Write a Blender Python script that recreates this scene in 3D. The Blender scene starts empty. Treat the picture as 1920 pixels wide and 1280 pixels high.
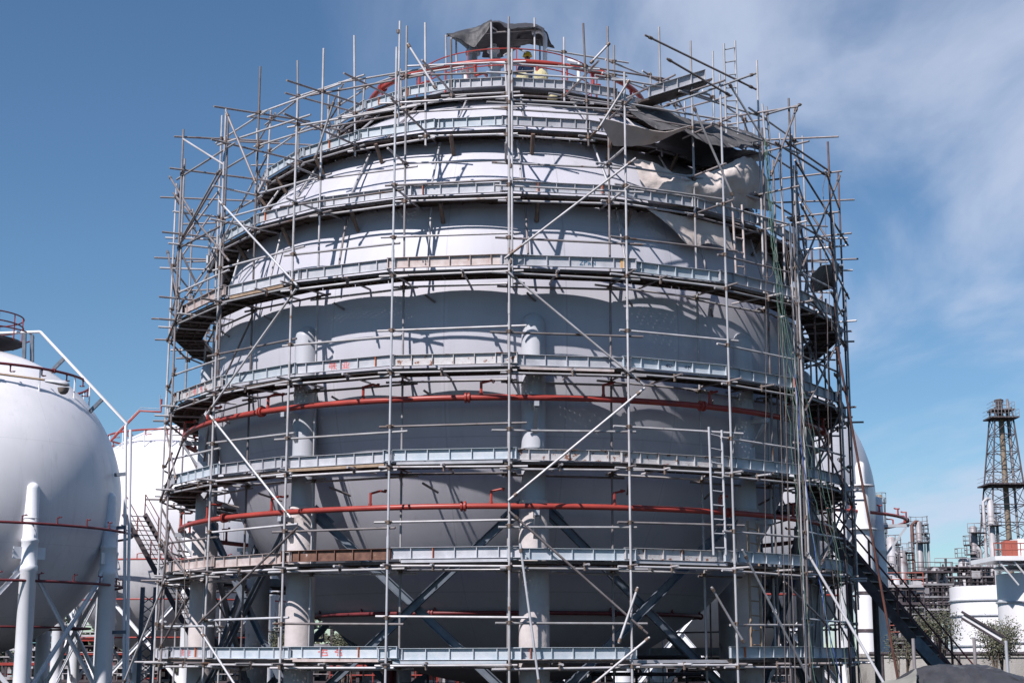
import bpy, math, random
from mathutils import Vector, Matrix
random.seed(7)
R = math.radians
sc = bpy.context.scene
COL = sc.collection

# ------------------------------------------------------------------ camera
CZ = 2.6                      # eye height; "local" heights below are above the eye
F = 2900.0                    # focal length in pixels of the 1920 wide photograph
TH = R(11.31)
cam_d = bpy.data.cameras.new('camera'); cam = bpy.data.objects.new('camera', cam_d); COL.objects.link(cam)
cam.location = (0, 0, CZ); cam.rotation_euler = (R(90) + TH, 0, 0)
cam_d.sensor_width = 36; cam_d.lens = F / 1920 * 36; cam_d.clip_end = 6000; cam_d.clip_start = .1
sc.camera = cam
EYE = Vector((0, 0, CZ))

def ray(px, py):
    u = (px - 960) / F; v = (640 - py) / F
    return Vector((u, math.cos(TH) - math.sin(TH) * v, math.sin(TH) + math.cos(TH) * v))

def at(px, py, Y):
    d = ray(px, py); return EYE + d * (Y / d.y)

def at_z(px, py, z):
    d = ray(px, py); return EYE + d * ((z - CZ) / d.z)

T0 = Vector((-.14, 39.9, 0)); TR = 7.6; TC = CZ + 6.76       # the big tank: axis, radius, centre height

def on_cyl(px, py, r, c=T0, far=False):
    d = ray(px, py); o = EYE - c
    a = d.x ** 2 + d.y ** 2; b = 2 * (o.x * d.x + o.y * d.y); cc = o.x ** 2 + o.y ** 2 - r * r
    q = b * b - 4 * a * cc
    t = -b / (2 * a) if q < 0 else ((-b + math.sqrt(q)) if far else (-b - math.sqrt(q))) / (2 * a)
    return EYE + d * t

def pol(r, phi, z, c=T0):
    return Vector((c.x + r * math.sin(phi), c.y - r * math.cos(phi), z))

def z_from(py, y):
    v = (640 - py) / F
    return CZ + y * (math.sin(TH) + math.cos(TH) * v) / (math.cos(TH) - math.sin(TH) * v)

# ------------------------------------------------------------------ materials
M = {}
def mat(name, c1, c2=None, c3=None, rough=.5, metal=0., scale=1.5, var=.0, bump=0., spec=.3, t3=.62, holes=None, streak=False, bscale=20):
    m = bpy.data.materials.new(name); m.use_nodes = True
    nt = m.node_tree; N = nt.nodes; L = nt.links; b = N['Principled BSDF']
    b.inputs['Roughness'].default_value = rough; b.inputs['Metallic'].default_value = metal
    b.inputs['Specular IOR Level'].default_value = spec
    c2 = c2 or c1
    g = N.new('ShaderNodeNewGeometry')
    src = g.outputs['Position']
    if streak:
        mp = N.new('ShaderNodeMapping'); mp.inputs['Scale'].default_value = (1, 1, .16)
        L.new(src, mp.inputs['Vector']); src = mp.outputs['Vector']
    n = N.new('ShaderNodeTexNoise'); n.inputs['Scale'].default_value = scale; n.inputs['Detail'].default_value = 5
    n.inputs['Roughness'].default_value = .62
    L.new(src, n.inputs['Vector'])
    r = N.new('ShaderNodeValToRGB'); e = r.color_ramp.elements
    e[0].position = .36; e[0].color = (*c1, 1); e[1].position = .6; e[1].color = (*c2, 1)
    if c3:
        x = r.color_ramp.elements.new(t3); x.color = (*c2, 1)
        x = r.color_ramp.elements.new(min(.99, t3 + .05)); x.color = (*c3, 1)
    L.new(n.outputs['Fac'], r.inputs['Fac'])
    col = r.outputs['Color']
    if var:
        oi = N.new('ShaderNodeObjectInfo'); mr = N.new('ShaderNodeMapRange')
        mr.inputs['To Min'].default_value = 1 - var; mr.inputs['To Max'].default_value = 1 + var
        L.new(oi.outputs['Random'], mr.inputs['Value'])
        hs = N.new('ShaderNodeHueSaturation'); L.new(mr.outputs['Result'], hs.inputs['Value']); L.new(col, hs.inputs['Color'])
        col = hs.outputs['Color']
    L.new(col, b.inputs['Base Color'])
    if bump:
        n2 = N.new('ShaderNodeTexNoise'); n2.inputs['Scale'].default_value = bscale; n2.inputs['Detail'].default_value = 4
        L.new(g.outputs['Position'], n2.inputs['Vector'])
        bp = N.new('ShaderNodeBump'); bp.inputs['Strength'].default_value = bump; bp.inputs['Distance'].default_value = .05
        L.new(n2.outputs['Fac'], bp.inputs['Height']); L.new(bp.outputs['Normal'], b.inputs['Normal'])
    if holes:
        sc_, rad = holes
        v = N.new('ShaderNodeTexVoronoi'); v.voronoi_dimensions = '2D'; v.inputs['Scale'].default_value = sc_
        v.inputs['Randomness'].default_value = 0
        L.new(g.outputs['Position'], v.inputs['Vector'])
        lt = N.new('ShaderNodeMath'); lt.operation = 'GREATER_THAN'; lt.inputs[1].default_value = rad * sc_
        L.new(v.outputs['Distance'], lt.inputs[0]); L.new(lt.outputs[0], b.inputs['Alpha'])
    M[name] = m
    return m

mat('tube_rust', (.13, .085, .08), (.09, .06, .06), (.20, .12, .09), rough=.6, scale=3., var=.2)
mat('tube', (.42, .412, .43), (.32, .305, .31), (.17, .105, .075), rough=.45, metal=.12, scale=2.2, var=.28, t3=.66)
mat('tube_dull', (.225, .205, .21), (.155, .135, .135), (.12, .07, .05), rough=.5, metal=.1, scale=2.5, var=.25)
mat('tube_bright', (.47, .475, .50), (.38, .38, .40), rough=.38, metal=.15, scale=2., var=.12)
mat('coupler', (.12, .095, .085), (.19, .14, .115), (.20, .10, .06), rough=.55, metal=.4, scale=9)
mat('galv', (.44, .445, .475), (.345, .35, .38), rough=.55, metal=.05, scale=3.5, var=.12, bump=.06, bscale=60)
mat('galv_blue', (.35, .40, .445), (.43, .46, .495), rough=.55, metal=.05, scale=4., var=.1, bump=.06, bscale=60)
mat('galv_pink', (.52, .46, .445), (.42, .34, .32), (.25, .13, .09), rough=.55, metal=.15, scale=5., var=.1, t3=.63)
mat('rusty', (.10, .05, .038), (.17, .09, .065), (.45, .40, .37), rough=.7, metal=.1, scale=6., t3=.64)
mat('deck', (.15, .12, .105), (.095, .073, .066), (.23, .20, .19), rough=.7, metal=.0, scale=4., var=.25)
mat('deck_holes', (.15, .12, .105), (.095, .073, .066), rough=.6, metal=.2, scale=4., var=.25, holes=(12., .0085))
mat('galv_rust', (.50, .49, .50), (.44, .42, .42), (.20, .10, .07), rough=.55, metal=.15, scale=7., bump=.1, t3=.55)
mat('timber', (.33, .245, .175), (.24, .17, .12), rough=.75, scale=6.)
mat('ochre', (.52, .29, .10), rough=.6)
mat('orange_paint', (.55, .16, .06), (.42, .11, .045), rough=.5, scale=8)
mat('red_paint', (.33, .052, .040), (.255, .042, .035), (.15, .05, .045), rough=.36, scale=2.2, t3=.66)
mat('dark_red', (.16, .030, .035), (.11, .024, .028), rough=.5, scale=3)
mat('white_paint', (.72, .71, .725), (.66, .65, .67), rough=.34, scale=.5, streak=True)
mat('white_stained', (.72, .71, .72), (.67, .65, .66), (.66, .55, .46), rough=.4, scale=.5, streak=True, t3=.66)
mat('white_leg', (.71, .715, .74), (.65, .66, .69), rough=.4, scale=.8)
mat('grey_steel', (.42, .44, .47), (.36, .37, .40), rough=.45, metal=.2, scale=2)
mat('leg_paint', (.42, .43, .465), (.37, .38, .415), rough=.42, scale=1.4, streak=True)
mat('concrete', (.50, .455, .45), (.42, .38, .375), (.25, .225, .22), rough=.9, scale=2.0, bump=.16, bscale=11)
mat('blue_steel', (.145, .165, .20), (.10, .12, .15), (.12, .08, .07), rough=.5, metal=.2, scale=4, t3=.66)
mat('dark_steel', (.055, .045, .05), (.09, .075, .08), (.14, .12, .12), rough=.5, metal=.2, scale=4)
mat('brown_steel', (.15, .05, .045), (.09, .036, .036), rough=.5, metal=.1, scale=3)
mat('rusty_pipe', (.15, .065, .05), (.085, .045, .042), rough=.6, scale=3)
mat('canvas', (.60, .53, .50), (.52, .455, .425), (.42, .36, .33), rough=.95, scale=1.8, bump=.25, bscale=9)
mat('shade_net', (.115, .112, .115), (.065, .063, .068), (.20, .20, .20), rough=.8, scale=2.6, bump=.4, bscale=7)
mat('black_tarp', (.055, .055, .06), (.035, .035, .04), (.09, .09, .09), rough=.55, scale=1.6, bump=.5, bscale=5)
mat('grey_sheet', (.24, .235, .21), (.17, .165, .15), rough=.7, scale=2, bump=.4, bscale=5)
mat('rope_green', (.06, .11, .09), (.11, .18, .145), rough=.8, scale=12)
mat('rope_grey', (.16, .135, .13), (.10, .085, .085), rough=.9, scale=9)
mat('rope_blue', (.05, .09, .28), (.09, .15, .36), rough=.7, scale=9)
mat('skin', (.28, .15, .10), rough=.6)
mat('blue_cloth', (.11, .16, .26), (.08, .12, .2), rough=.9, scale=20)
mat('dark_cloth', (.03, .032, .045), rough=.9)
mat('yellow', (.60, .42, .05), rough=.35)
mat('yellow_sack', (.50, .46, .29), (.42, .37, .21), rough=.8, scale=8, bump=.4)
mat('mark_red', (.52, .10, .10), (.5, .2, .2), rough=.7, scale=30)
mat('mark_black', (.03, .03, .06), rough=.7)
mat('mark_blue', (.06, .14, .22), rough=.7)
mat('lamp_glass', (.25, .21, .19), rough=.15)
mat('beige_stack', (.24, .195, .145), (.17, .135, .105), rough=.6, metal=.1, scale=1)
mat('refinery', (.30, .295, .31), (.19, .17, .18), (.12, .085, .08), rough=.55, metal=.2, scale=.8)
mat('refinery_dark', (.055, .045, .05), (.085, .07, .075), rough=.6, scale=1)
mat('refinery_light', (.42, .41, .43), (.32, .30, .31), (.20, .14, .12), rough=.5, scale=.6)
mat('refinery_red', (.36, .10, .07), (.28, .08, .06), rough=.6, scale=1)
mat('teal', (.08, .22, .22), (.12, .28, .27), rough=.6)
mat('bark', (.19, .15, .12), (.12, .095, .075), rough=.9, scale=10)
mat('leaf_a', (.05, .06, .034), (.075, .082, .05), rough=.6, scale=4)
mat('leaf_b', (.085, .087, .057), (.11, .105, .07), rough=.6, scale=4)
mat('old_wall', (.42, .40, .37), (.30, .28, .26), (.20, .185, .17), rough=.9, scale=1.1, streak=True, bump=.3)
mat('ground', (.022, .020, .020), (.032, .029, .028), (.016, .015, .015), rough=1., spec=0., scale=.35, bump=.3, bscale=6)

def shell_material(name, c1, c2, seam, rough):
    m = mat(name, c1, c2, rough=rough, scale=.7, streak=True)
    nt = m.node_tree; N = nt.nodes; L = nt.links; b = N['Principled BSDF']
    src = b.inputs['Base Color'].links[0].from_socket
    tc = N.new('ShaderNodeTexCoord'); sx = N.new('ShaderNodeSeparateXYZ'); L.new(tc.outputs['Object'], sx.inputs[0])
    def math_(op, a, bb=None):
        n = N.new('ShaderNodeMath'); n.operation = op
        for i, x in enumerate((a, bb)):
            if x is None: continue
            if isinstance(x, (int, float)): n.inputs[i].default_value = x
            else: L.new(x, n.inputs[i])
        return n.outputs[0]
    ang = math_('ARCTAN2', sx.outputs['X'], sx.outputs['Y'])
    fr = math_('FRACT', math_('MULTIPLY', ang, 18 / math.tau))
    ln = math_('LESS_THAN', math_('ABSOLUTE', math_('SUBTRACT', fr, .5)), .006)
    l2 = None
    for h in (-.72, -.3, .3, .72):
        q = math_('LESS_THAN', math_('ABSOLUTE', math_('SUBTRACT', sx.outputs['Z'], h * TR)), .014)
        l2 = q if l2 is None else math_('MAXIMUM', l2, q)
    allm = math_('MULTIPLY', math_('MAXIMUM', ln, l2), seam)
    # faint weld-strip scuffs and rubbed patches in the coat
    n3 = N.new('ShaderNodeTexNoise'); n3.inputs['Scale'].default_value = .45; n3.inputs['Detail'].default_value = 7
    L.new(tc.outputs['Object'], n3.inputs['Vector'])
    mr = N.new('ShaderNodeMapRange'); mr.inputs['From Min'].default_value = .35; mr.inputs['From Max'].default_value = .7
    mr.inputs['To Min'].default_value = 1.03; mr.inputs['To Max'].default_value = .93
    L.new(n3.outputs['Fac'], mr.inputs['Value'])
    n4 = N.new('ShaderNodeTexNoise'); n4.inputs['Scale'].default_value = 1.3; n4.inputs['Detail'].default_value = 3
    L.new(tc.outputs['Object'], n4.inputs['Vector'])
    wide = math_('LESS_THAN', math_('ABSOLUTE', math_('SUBTRACT', fr, .5)), .028)
    band = math_('MULTIPLY', math_('MULTIPLY', wide, math_('GREATER_THAN', n4.outputs['Fac'], .52)), .055)
    n5 = N.new('ShaderNodeTexNoise'); n5.inputs['Scale'].default_value = 2.4; n5.inputs['Detail'].default_value = 8; n5.inputs['Roughness'].default_value = .7
    mp5 = N.new('ShaderNodeMapping'); mp5.inputs['Scale'].default_value = (1, 1, .07); L.new(tc.outputs['Object'], mp5.inputs['Vector']); L.new(mp5.outputs['Vector'], n5.inputs['Vector'])
    run = math_('MULTIPLY', math_('MAXIMUM', math_('SUBTRACT', n5.outputs['Fac'], .56), 0.0), .9)
    fac = math_('SUBTRACT', math_('ADD', math_('MULTIPLY', mr.outputs['Result'], math_('SUBTRACT', 1.0, allm)), band), run)
    mx = N.new('ShaderNodeVectorMath'); mx.operation = 'SCALE'
    L.new(src, mx.inputs[0]); L.new(fac, mx.inputs['Scale'])
    L.new(mx.outputs[0], b.inputs['Base Color'])
shell_material('tank_paint', (.455, .45, .50), (.41, .408, .455), .16, .5)
shell_material('white_shell', (.68, .665, .685), (.63, .62, .645), .10, .34)

# ------------------------------------------------------------------ mesh builder
def basis(d):
    d = d.normalized()
    a = Vector((0, 0, 1)) if abs(d.z) < .9 else Vector((1, 0, 0))
    u = d.cross(a).normalized(); return u, d.cross(u).normalized() * -1

class MB:
    def __init__(s): s.v = []; s.f = []; s.sm = []; s.mi = []; s.cur = None; s.mats = []
    def use(s, m):
        if m not in s.mats: s.mats.append(m)
        s.cur = s.mats.index(m); return s
    def _f(s, f, smooth=False): s.f.append(f); s.sm.append(smooth); s.mi.append(s.cur or 0)
    def tube(s, p, q, r, n=8, r2=None, cap=True):
        p = Vector(p); q = Vector(q); u, w = basis(q - p); r2 = r if r2 is None else r2; b = len(s.v)
        m = max(1, int((q - p).length / .8))
        for k in range(m + 1):
            t = k / m; c = p.lerp(q, t); rr_ = r + (r2 - r) * t
            for i in range(n):
                a = math.tau * i / n; s.v.append(c + (u * math.cos(a) + w * math.sin(a)) * rr_)
        for k in range(m):
            for i in range(n):
                j = (i + 1) % n; s._f((b + k * n + i, b + (k + 1) * n + i, b + (k + 1) * n + j, b + k * n + j), True)
        if cap:
            s._f(tuple(b + i for i in range(n))); s._f(tuple(b + m * n + i for i in reversed(range(n))))
        return s
    def path(s, pts, r, n=8, closed=False):
        pts = [Vector(p) for p in pts]; k = len(pts); b = len(s.v); up = None
        for i, p in enumerate(pts):
            if closed: d = pts[(i + 1) % k] - pts[i - 1]
            else: d = pts[min(i + 1, k - 1)] - pts[max(i - 1, 0)]
            d.normalize()
            u = basis(d)[0] if up is None else (up - d * up.dot(d)).normalized()
            w = d.cross(u)
            up = u
            for j in range(n):
                a = math.tau * j / n; s.v.append(p + (u * math.cos(a) + w * math.sin(a)) * r)
        for i in range(k if closed else k - 1):
            i2 = (i + 1) % k
            for j in range(n):
                j2 = (j + 1) % n; s._f((b + i * n + j, b + i * n + j2, b + i2 * n + j2, b + i2 * n + j), True)
        if not closed:
            s._f(tuple(b + j for j in reversed(range(n)))); s._f(tuple(b + (k - 1) * n + j for j in range(n)))
        return s
    def box(s, c, a, bb, cc):      # centre and three half-axis vectors
        c = Vector(c); k = len(s.v)
        for i in (-1, 1):
            for j in (-1, 1):
                for l in (-1, 1): s.v.append(c + a * i + bb * j + cc * l)
        for f in ((0, 1, 3, 2), (4, 6, 7, 5), (0, 4, 5, 1), (2, 3, 7, 6), (0, 2, 6, 4), (1, 5, 7, 3)): s._f(tuple(k + i for i in f))
        return s
    def abox(s, x0, x1, y0, y1, z0, z1):
        return s.box(((x0 + x1) / 2, (y0 + y1) / 2, (z0 + z1) / 2), Vector(((x1 - x0) / 2, 0, 0)), Vector((0, (y1 - y0) / 2, 0)), Vector((0, 0, (z1 - z0) / 2)))
    def beam(s, p, q, w, h, up=Vector((0, 0, 1))):
        p = Vector(p); q = Vector(q); d = (q - p); L = d.length / 2; d.normalize()
        a = d.cross(up).normalized(); b = a.cross(d).normalized()
        return s.box((p + q) / 2, d * L, a * (w / 2), b * (h / 2))
    def channel(s, p, q, w, h, out):   # a web w wide with two lips standing h along out
        p = Vector(p); q = Vector(q); d = (q - p); L = d.length / 2; d.normalize(); c = (p + q) / 2
        o = (out - d * out.dot(d)).normalized(); a = d.cross(o).normalized()
        s.box(c, d * L, a * (w / 2), o * .006)
        for k in (-1, 1): s.box(c + a * k * (w / 2 - .005) + o * (h / 2 + .006), d * L, a * .005, o * (h / 2))
        return s
    def lathe(s, c, prof, n=32, smooth=True):   # prof: (radius, z) from c
        b = len(s.v); c = Vector(c); m = len(prof)
        for (r, z) in prof:
            for i in range(n):
                a = math.tau * i / n; s.v.append(c + Vector((r * math.cos(a), r * math.sin(a), z)))
        for j in range(m - 1):
            for i in range(n):
                i2 = (i + 1) % n; s._f((b + j * n + i, b + j * n + i2, b + (j + 1) * n + i2, b + (j + 1) * n + i), smooth)
        if prof[0][0] > 1e-4: s._f(tuple(b + i for i in reversed(range(n))))
        if prof[-1][0] > 1e-4: s._f(tuple(b + (m - 1) * n + i for i in range(n)))
        return s
    def ring(s, c, r, z, tr, n=96, m=8, a0=0, a1=360):
        full = a1 - a0 >= 360; k = n if full else max(6, int(n * (a1 - a0) / 360))
        pts = [pol(r, R(a0 + (a1 - a0) * i / (k if full else k - 1)), z, c) for i in range(k)]
        return s.path(pts, tr, m, full)
    def grid(s, rows, th=.02):     # rows of points -> a cloth with thickness
        nr = len(rows); nc = len(rows[0]); b = len(s.v)
        flat = [Vector(p) for r_ in rows for p in r_]
        nor = []
        for i in range(nr):
            for j in range(nc):
                du = flat[i * nc + min(j + 1, nc - 1)] - flat[i * nc + max(j - 1, 0)]
                dv = flat[min(i + 1, nr - 1) * nc + j] - flat[max(i - 1, 0) * nc + j]
                nn = du.cross(dv); nor.append(nn.normalized() if nn.length > 1e-9 else Vector((0, -1, 0)))
        s.v += [p + n_ * th / 2 for p, n_ in zip(flat, nor)]; s.v += [p - n_ * th / 2 for p, n_ in zip(flat, nor)]
        o = nr * nc
        for i in range(nr - 1):
            for j in range(nc - 1):
                a = b + i * nc + j
                s._f((a, a + 1, a + nc + 1, a + nc), True); s._f((a + o, a + o + nc, a + o + nc + 1, a + o + 1), True)
        edge = [i for i in range(nc)] + [i * nc + nc - 1 for i in range(1, nr)] + [(nr - 1) * nc + j for j in range(nc - 2, -1, -1)] + [i * nc for i in range(nr - 2, 0, -1)]
        for x, y in zip(edge, edge[1:] + edge[:1]): s._f((b + x, b + x + o, b + y + o, b + y))
        return s
    def add(s, o):
        b = len(s.v); s.v += o.v
        mp = []
        for m in o.mats:
            if m not in s.mats: s.mats.append(m)
            mp.append(s.mats.index(m))
        s.f += [tuple(b + i for i in f) for f in o.f]; s.sm += o.sm; s.mi += [mp[i] if mp else 0 for i in o.mi]
        return s
    def build(s, name, material=None, parent=None, origin=None):
        me = bpy.data.meshes.new(name)
        off = Vector(origin) if origin is not None else Vector((0, 0, 0))
        me.from_pydata([tuple(p - off) for p in s.v], [], s.f)
        ms = s.mats or [material]
        for m in ms: me.materials.append(M[m])
        me.polygons.foreach_set('use_smooth', s.sm); me.polygons.foreach_set('material_index', s.mi if s.mats else [0] * len(s.f))
        me.set_sharp_from_angle(angle=R(55)); me.update()
        o = bpy.data.objects.new(name, me); COL.objects.link(o)
        if parent is not None:
            o.parent = parent; wp = Vector((0, 0, 0)); q = parent
            while q is not None: wp += q.location; q = q.parent
            o.location = off - wp
        else: o.location = off
        return o

def thing(name, label, cat, loc=(0, 0, 0), group=None):
    o = bpy.data.objects.new(name, None); COL.objects.link(o); o.location = loc; o.empty_display_size = .3
    o['label'] = label; o['category'] = cat
    if group: o['group'] = group
    return o
def tag(o, label, cat, group=None):
    o['label'] = label; o['category'] = cat
    if group: o['group'] = group
    return o
def structure(o): o['kind'] = 'structure'; return o

# ------------------------------------------------------------------ sky and sun
SUN_EL, SUN_AZ = 47, -36
w = bpy.data.worlds.new('World'); sc.world = w; w.use_nodes = True
nt = w.node_tree; N = nt.nodes; L = nt.links
bg = N['Background']; bg.inputs['Strength'].default_value = .05
sky = N.new('ShaderNodeTexSky'); sky.sky_type = 'NISHITA'; sky.sun_disc = False
sky.sun_elevation = R(SUN_EL); sky.sun_rotation = R(180 - SUN_AZ); sky.air_density = 1.0; sky.dust_density = .1; sky.ozone_density = 2.0
def wm(op, a, b=None, c=None):
    n = N.new('ShaderNodeMath'); n.operation = op
    for i, x in enumerate((a, b, c)):
        if x is None: continue
        if isinstance(x, (int, float)): n.inputs[i].default_value = x
        else: L.new(x, n.inputs[i])
    return n.outputs[0]
tc = N.new('ShaderNodeTexCoord'); sp = N.new('ShaderNodeSeparateXYZ'); L.new(tc.outputs['Generated'], sp.inputs[0])
zz = wm('MAXIMUM', wm('ADD', sp.outputs['Z'], .10), .03)
cx = wm('DIVIDE', sp.outputs['X'], zz); cy = wm('DIVIDE', sp.outputs['Y'], zz)
cb = N.new('ShaderNodeCombineXYZ'); L.new(cx, cb.inputs[0]); L.new(cy, cb.inputs[1])
mp = N.new('ShaderNodeMapping'); mp.inputs['Rotation'].default_value = (0, 0, R(28)); mp.inputs['Scale'].default_value = (1.0, .36, 1)
mp.inputs['Location'].default_value = (1.3, .4, 0)
L.new(cb.outputs[0], mp.inputs[0])
n1 = N.new('ShaderNodeTexNoise'); n1.inputs['Scale'].default_value = 1.7; n1.inputs['Detail'].default_value = 7; n1.inputs['Roughness'].default_value = .55
n1.inputs['Distortion'].default_value = .5
L.new(mp.outputs[0], n1.inputs['Vector'])
n2 = N.new('ShaderNodeTexNoise'); n2.inputs['Scale'].default_value = 6.; n2.inputs['Detail'].default_value = 6; n2.inputs['Distortion'].default_value = 1.
L.new(mp.outputs[0], n2.inputs['Vector'])
side = N.new('ShaderNodeMapRange'); side.interpolation_type = 'SMOOTHSTEP'
side.inputs['From Min'].default_value = -.18; side.inputs['From Max'].default_value = .14
L.new(wm('ADD', sp.outputs['X'], wm('MULTIPLY', wm('SUBTRACT', sp.outputs['Z'], .3), .35)), side.inputs['Value'])
cl = N.new('ShaderNodeMapRange'); cl.interpolation_type = 'SMOOTHSTEP'
cl.inputs['From Min'].default_value = .36; cl.inputs['From Max'].default_value = .66
L.new(wm('ADD', wm('MULTIPLY', n1.outputs['Fac'], .86), wm('MULTIPLY', n2.outputs['Fac'], .14)), cl.inputs['Value'])
cover = wm('MULTIPLY', wm('MULTIPLY', cl.outputs['Result'], side.outputs['Result']), .78)
tint = N.new('ShaderNodeMix'); tint.data_type = 'RGBA'; tint.blend_type = 'MULTIPLY'; tint.inputs['Factor'].default_value = 1
L.new(sky.outputs[0], tint.inputs['A']); tint.inputs['B'].default_value = (.96, 1.24, 1.44, 1)
mix = N.new('ShaderNodeMix'); mix.data_type = 'RGBA'; L.new(cover, mix.inputs['Factor'])
north = N.new('ShaderNodeMapRange'); north.inputs['From Min'].default_value = -.1; north.inputs['From Max'].default_value = .35; L.new(sp.outputs['Y'], north.inputs['Value'])
L.new(wm('MULTIPLY', cover, north.outputs['Result']), mix.inputs['Factor'])
L.new(tint.outputs['Result'], mix.inputs['A']); mix.inputs['B'].default_value = (8.6, 9.7, 12.2, 1)
L.new(mix.outputs['Result'], bg.inputs['Color'])

sd = bpy.data.lights.new('sun', 'SUN'); sd.energy = 5.0; sd.angle = R(.5); sd.color = (1, .945, .93)
so = bpy.data.objects.new('sun', sd); COL.objects.link(so)
S = Vector((math.cos(R(SUN_EL)) * math.sin(R(SUN_AZ)), -math.cos(R(SUN_EL)) * math.cos(R(SUN_AZ)), math.sin(R(SUN_EL))))
so.rotation_euler = S.to_track_quat('Z', 'Y').to_euler(); so.location = S * 80
sc.view_settings.view_transform = 'Standard'; sc.view_settings.look = 'None'; sc.view_settings.exposure = .5; sc.view_settings.gamma = 1
sc.cycles.max_bounces = 6; sc.cycles.diffuse_bounces = 3; sc.cycles.transparent_max_bounces = 12

# ------------------------------------------------------------------ ground
g = MB(); g.v = [Vector((-3000, -300, 0)), Vector((3000, -300, 0)), Vector((3000, 4000, 0)), Vector((-3000, 4000, 0))]; g._f((0, 1, 2, 3))
structure(g.build('ground', 'ground'))

UP = Vector((0, 0, 1))
# ------------------------------------------------------------------ spherical tanks
def spray_ring(c, r, z, tr, root, material, name='spray_ring', nozzles=True, step=17, ph=4, inward=True, flanges=(), a0=0, a1=360, up=1):
    b = MB(); b.ring(c, r, z, tr, 120, 8, a0, a1)
    if nozzles:
        k = 0
        a = ph
        while a < ph + 360:
            if a0 <= (a - 0) % 360 + (0 if a0 >= 0 else -360 * ((a % 360) > 180)) <= a1 or a1 - a0 >= 360:
                ar = R(a); q = tr * .42
                p0 = pol(r, ar, z + tr * .8 * up, c); p1 = pol(r, ar, z + (.26 + tr) * up, c)
                tn = Vector((math.cos(ar), math.sin(ar), 0))
                p2 = p1 + tn * .22 + Vector((0, 0, .03)); p3 = pol(r - .22, ar, p2.z, c) + tn * .24
                b.tube(p0, p1, q * 1.25, 6); b.tube(p0, p0 + Vector((0, 0, .05 * up)), q * 1.7, 6)
                b.tube(p1 - Vector((0, 0, .02)), p2, q, 6); b.tube(p2, p3, q, 6); b.tube(p3, p3 + Vector((0, 0, .05)), q * 1.4, 6)
            a += step; k += 1
    for f_ in flanges:
        ar = R(f_); tn = Vector((math.cos(ar), math.sin(ar), 0)); p = pol(r, ar, z, c)
        b.tube(p - tn * .055, p - tn * .015, tr * 1.75, 12); b.tube(p + tn * .015, p + tn * .055, tr * 1.75, 12); b.tube(p - tn * .015, p + tn * .015, tr * 1.3, 10)
    return b.build(name, material, root)

def sphere_tank(name, label, c, r, zc, leg_ph, shell_mat, leg_mat, leg_r, nlegs=9, fire=None, brace_mat='white_leg', brace_top=.47, brace_bot=None, brace_w=.16):
    root = thing(name, label, 'gas tank', (c.x, c.y, 0))
    b = MB(); prof = [(r * math.sin(math.pi * i / 96), -r * math.cos(math.pi * i / 96)) for i in range(97)]
    prof[0] = (.001, -r); prof[-1] = (.001, r)
    b.lathe((c.x, c.y, zc), prof, 160); sh = b.build('shell', shell_mat, root, (c.x, c.y, zc))
    for k in range(nlegs):
        a = R(leg_ph + 360 / nlegs * k); p = pol(r, a, 0, c)
        b = MB(); top = zc + .28
        prof = [(leg_r, .1), (leg_r, top - .22)] if fire else [(leg_r * 1.1, .1), (leg_r * 1.1, zc - 3.55), (leg_r * 1.22, zc - 3.5), (leg_r * 1.22, zc - 3.3), (leg_r * 1.08, zc - 3.25), (leg_r * 1.08, zc - 2.3), (leg_r * 1.16, zc - 2.26), (leg_r * 1.16, zc - 2.16), (leg_r, zc - 2.1), (leg_r * .86, top - .22)]
        if not fire:
            gl_ = []; t_ = Vector((math.cos(a), math.sin(a), 0)); o_ = pol(1, a, 0, Vector((0, 0, 0)))
            for s2 in (-1, 1): gl_.append(MB().box(p + t_ * s2 * (leg_r + .2) + UP * (zc - 2.75), t_ * .22, o_ * .02, UP * .26))
        lr_ = leg_r if fire else leg_r * .86
        prof = prof + [(lr_ * math.cos(t), top - .22 + lr_ * math.sin(t)) for t in (R(20), R(40), R(60), R(80))] + [(.001, top - .22 + lr_)]
        b.lathe(p, prof, 24)
        b.lathe(p, [(leg_r + .012, zc - 1.25), (leg_r + .012, zc - 1.22)], 24); b.lathe(p, [(leg_r + .012, zc - 2.6), (leg_r + .012, zc - 2.57)], 24)
        lg = b.build('leg', leg_mat, root)
        if not fire:
            for gm in gl_: gm.build('gusset_plate', leg_mat, lg)
        if fire:
            fb = MB(); fr, ft = fire; rr = random.Random(k)
            prof = [(fr * .9, ft)] + [(fr, ft - .04)]
            prof = [(fr, .02), (fr, ft - .06), (fr * .94, ft), (leg_r, ft + .01)]
            fb.lathe(p, prof, 28); fb.build('concrete_jacket', 'concrete', lg)
        pb = MB(); pb.lathe(p, [(leg_r + .35, 0), (leg_r + .35, .28), (leg_r + .05, .34)], 20); pb.build('footing', 'concrete', lg)
    zb = zc - r * brace_top; z0 = .6 if brace_bot is None else brace_bot
    for k in range(nlegs):
        a = R(leg_ph + 360 / nlegs * k); a2 = R(leg_ph + 360 / nlegs * (k + 1))
        mid = pol(r, (a + a2) / 2, 0, c) - Vector((c.x, c.y, 0)); out = Vector((mid.x, mid.y, 0)).normalized()
        for i, (A, B) in enumerate(((a, a2), (a2, a))):
            p = pol(r, A, zb, c); q = pol(r, B, z0, c); o = out * (.05 if i else -.05)
            b = MB(); b.channel(p + o, q + o, brace_w, .07, out)
            d = (q - p).normalized()
            for t, s_ in ((p, 1), (q, -1)): b.box(t + o + d * s_ * .55, d * .28, out.cross(d) * (brace_w * .85), out * .012)
            b.build('cross_brace', brace_mat, root)
    return root

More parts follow.
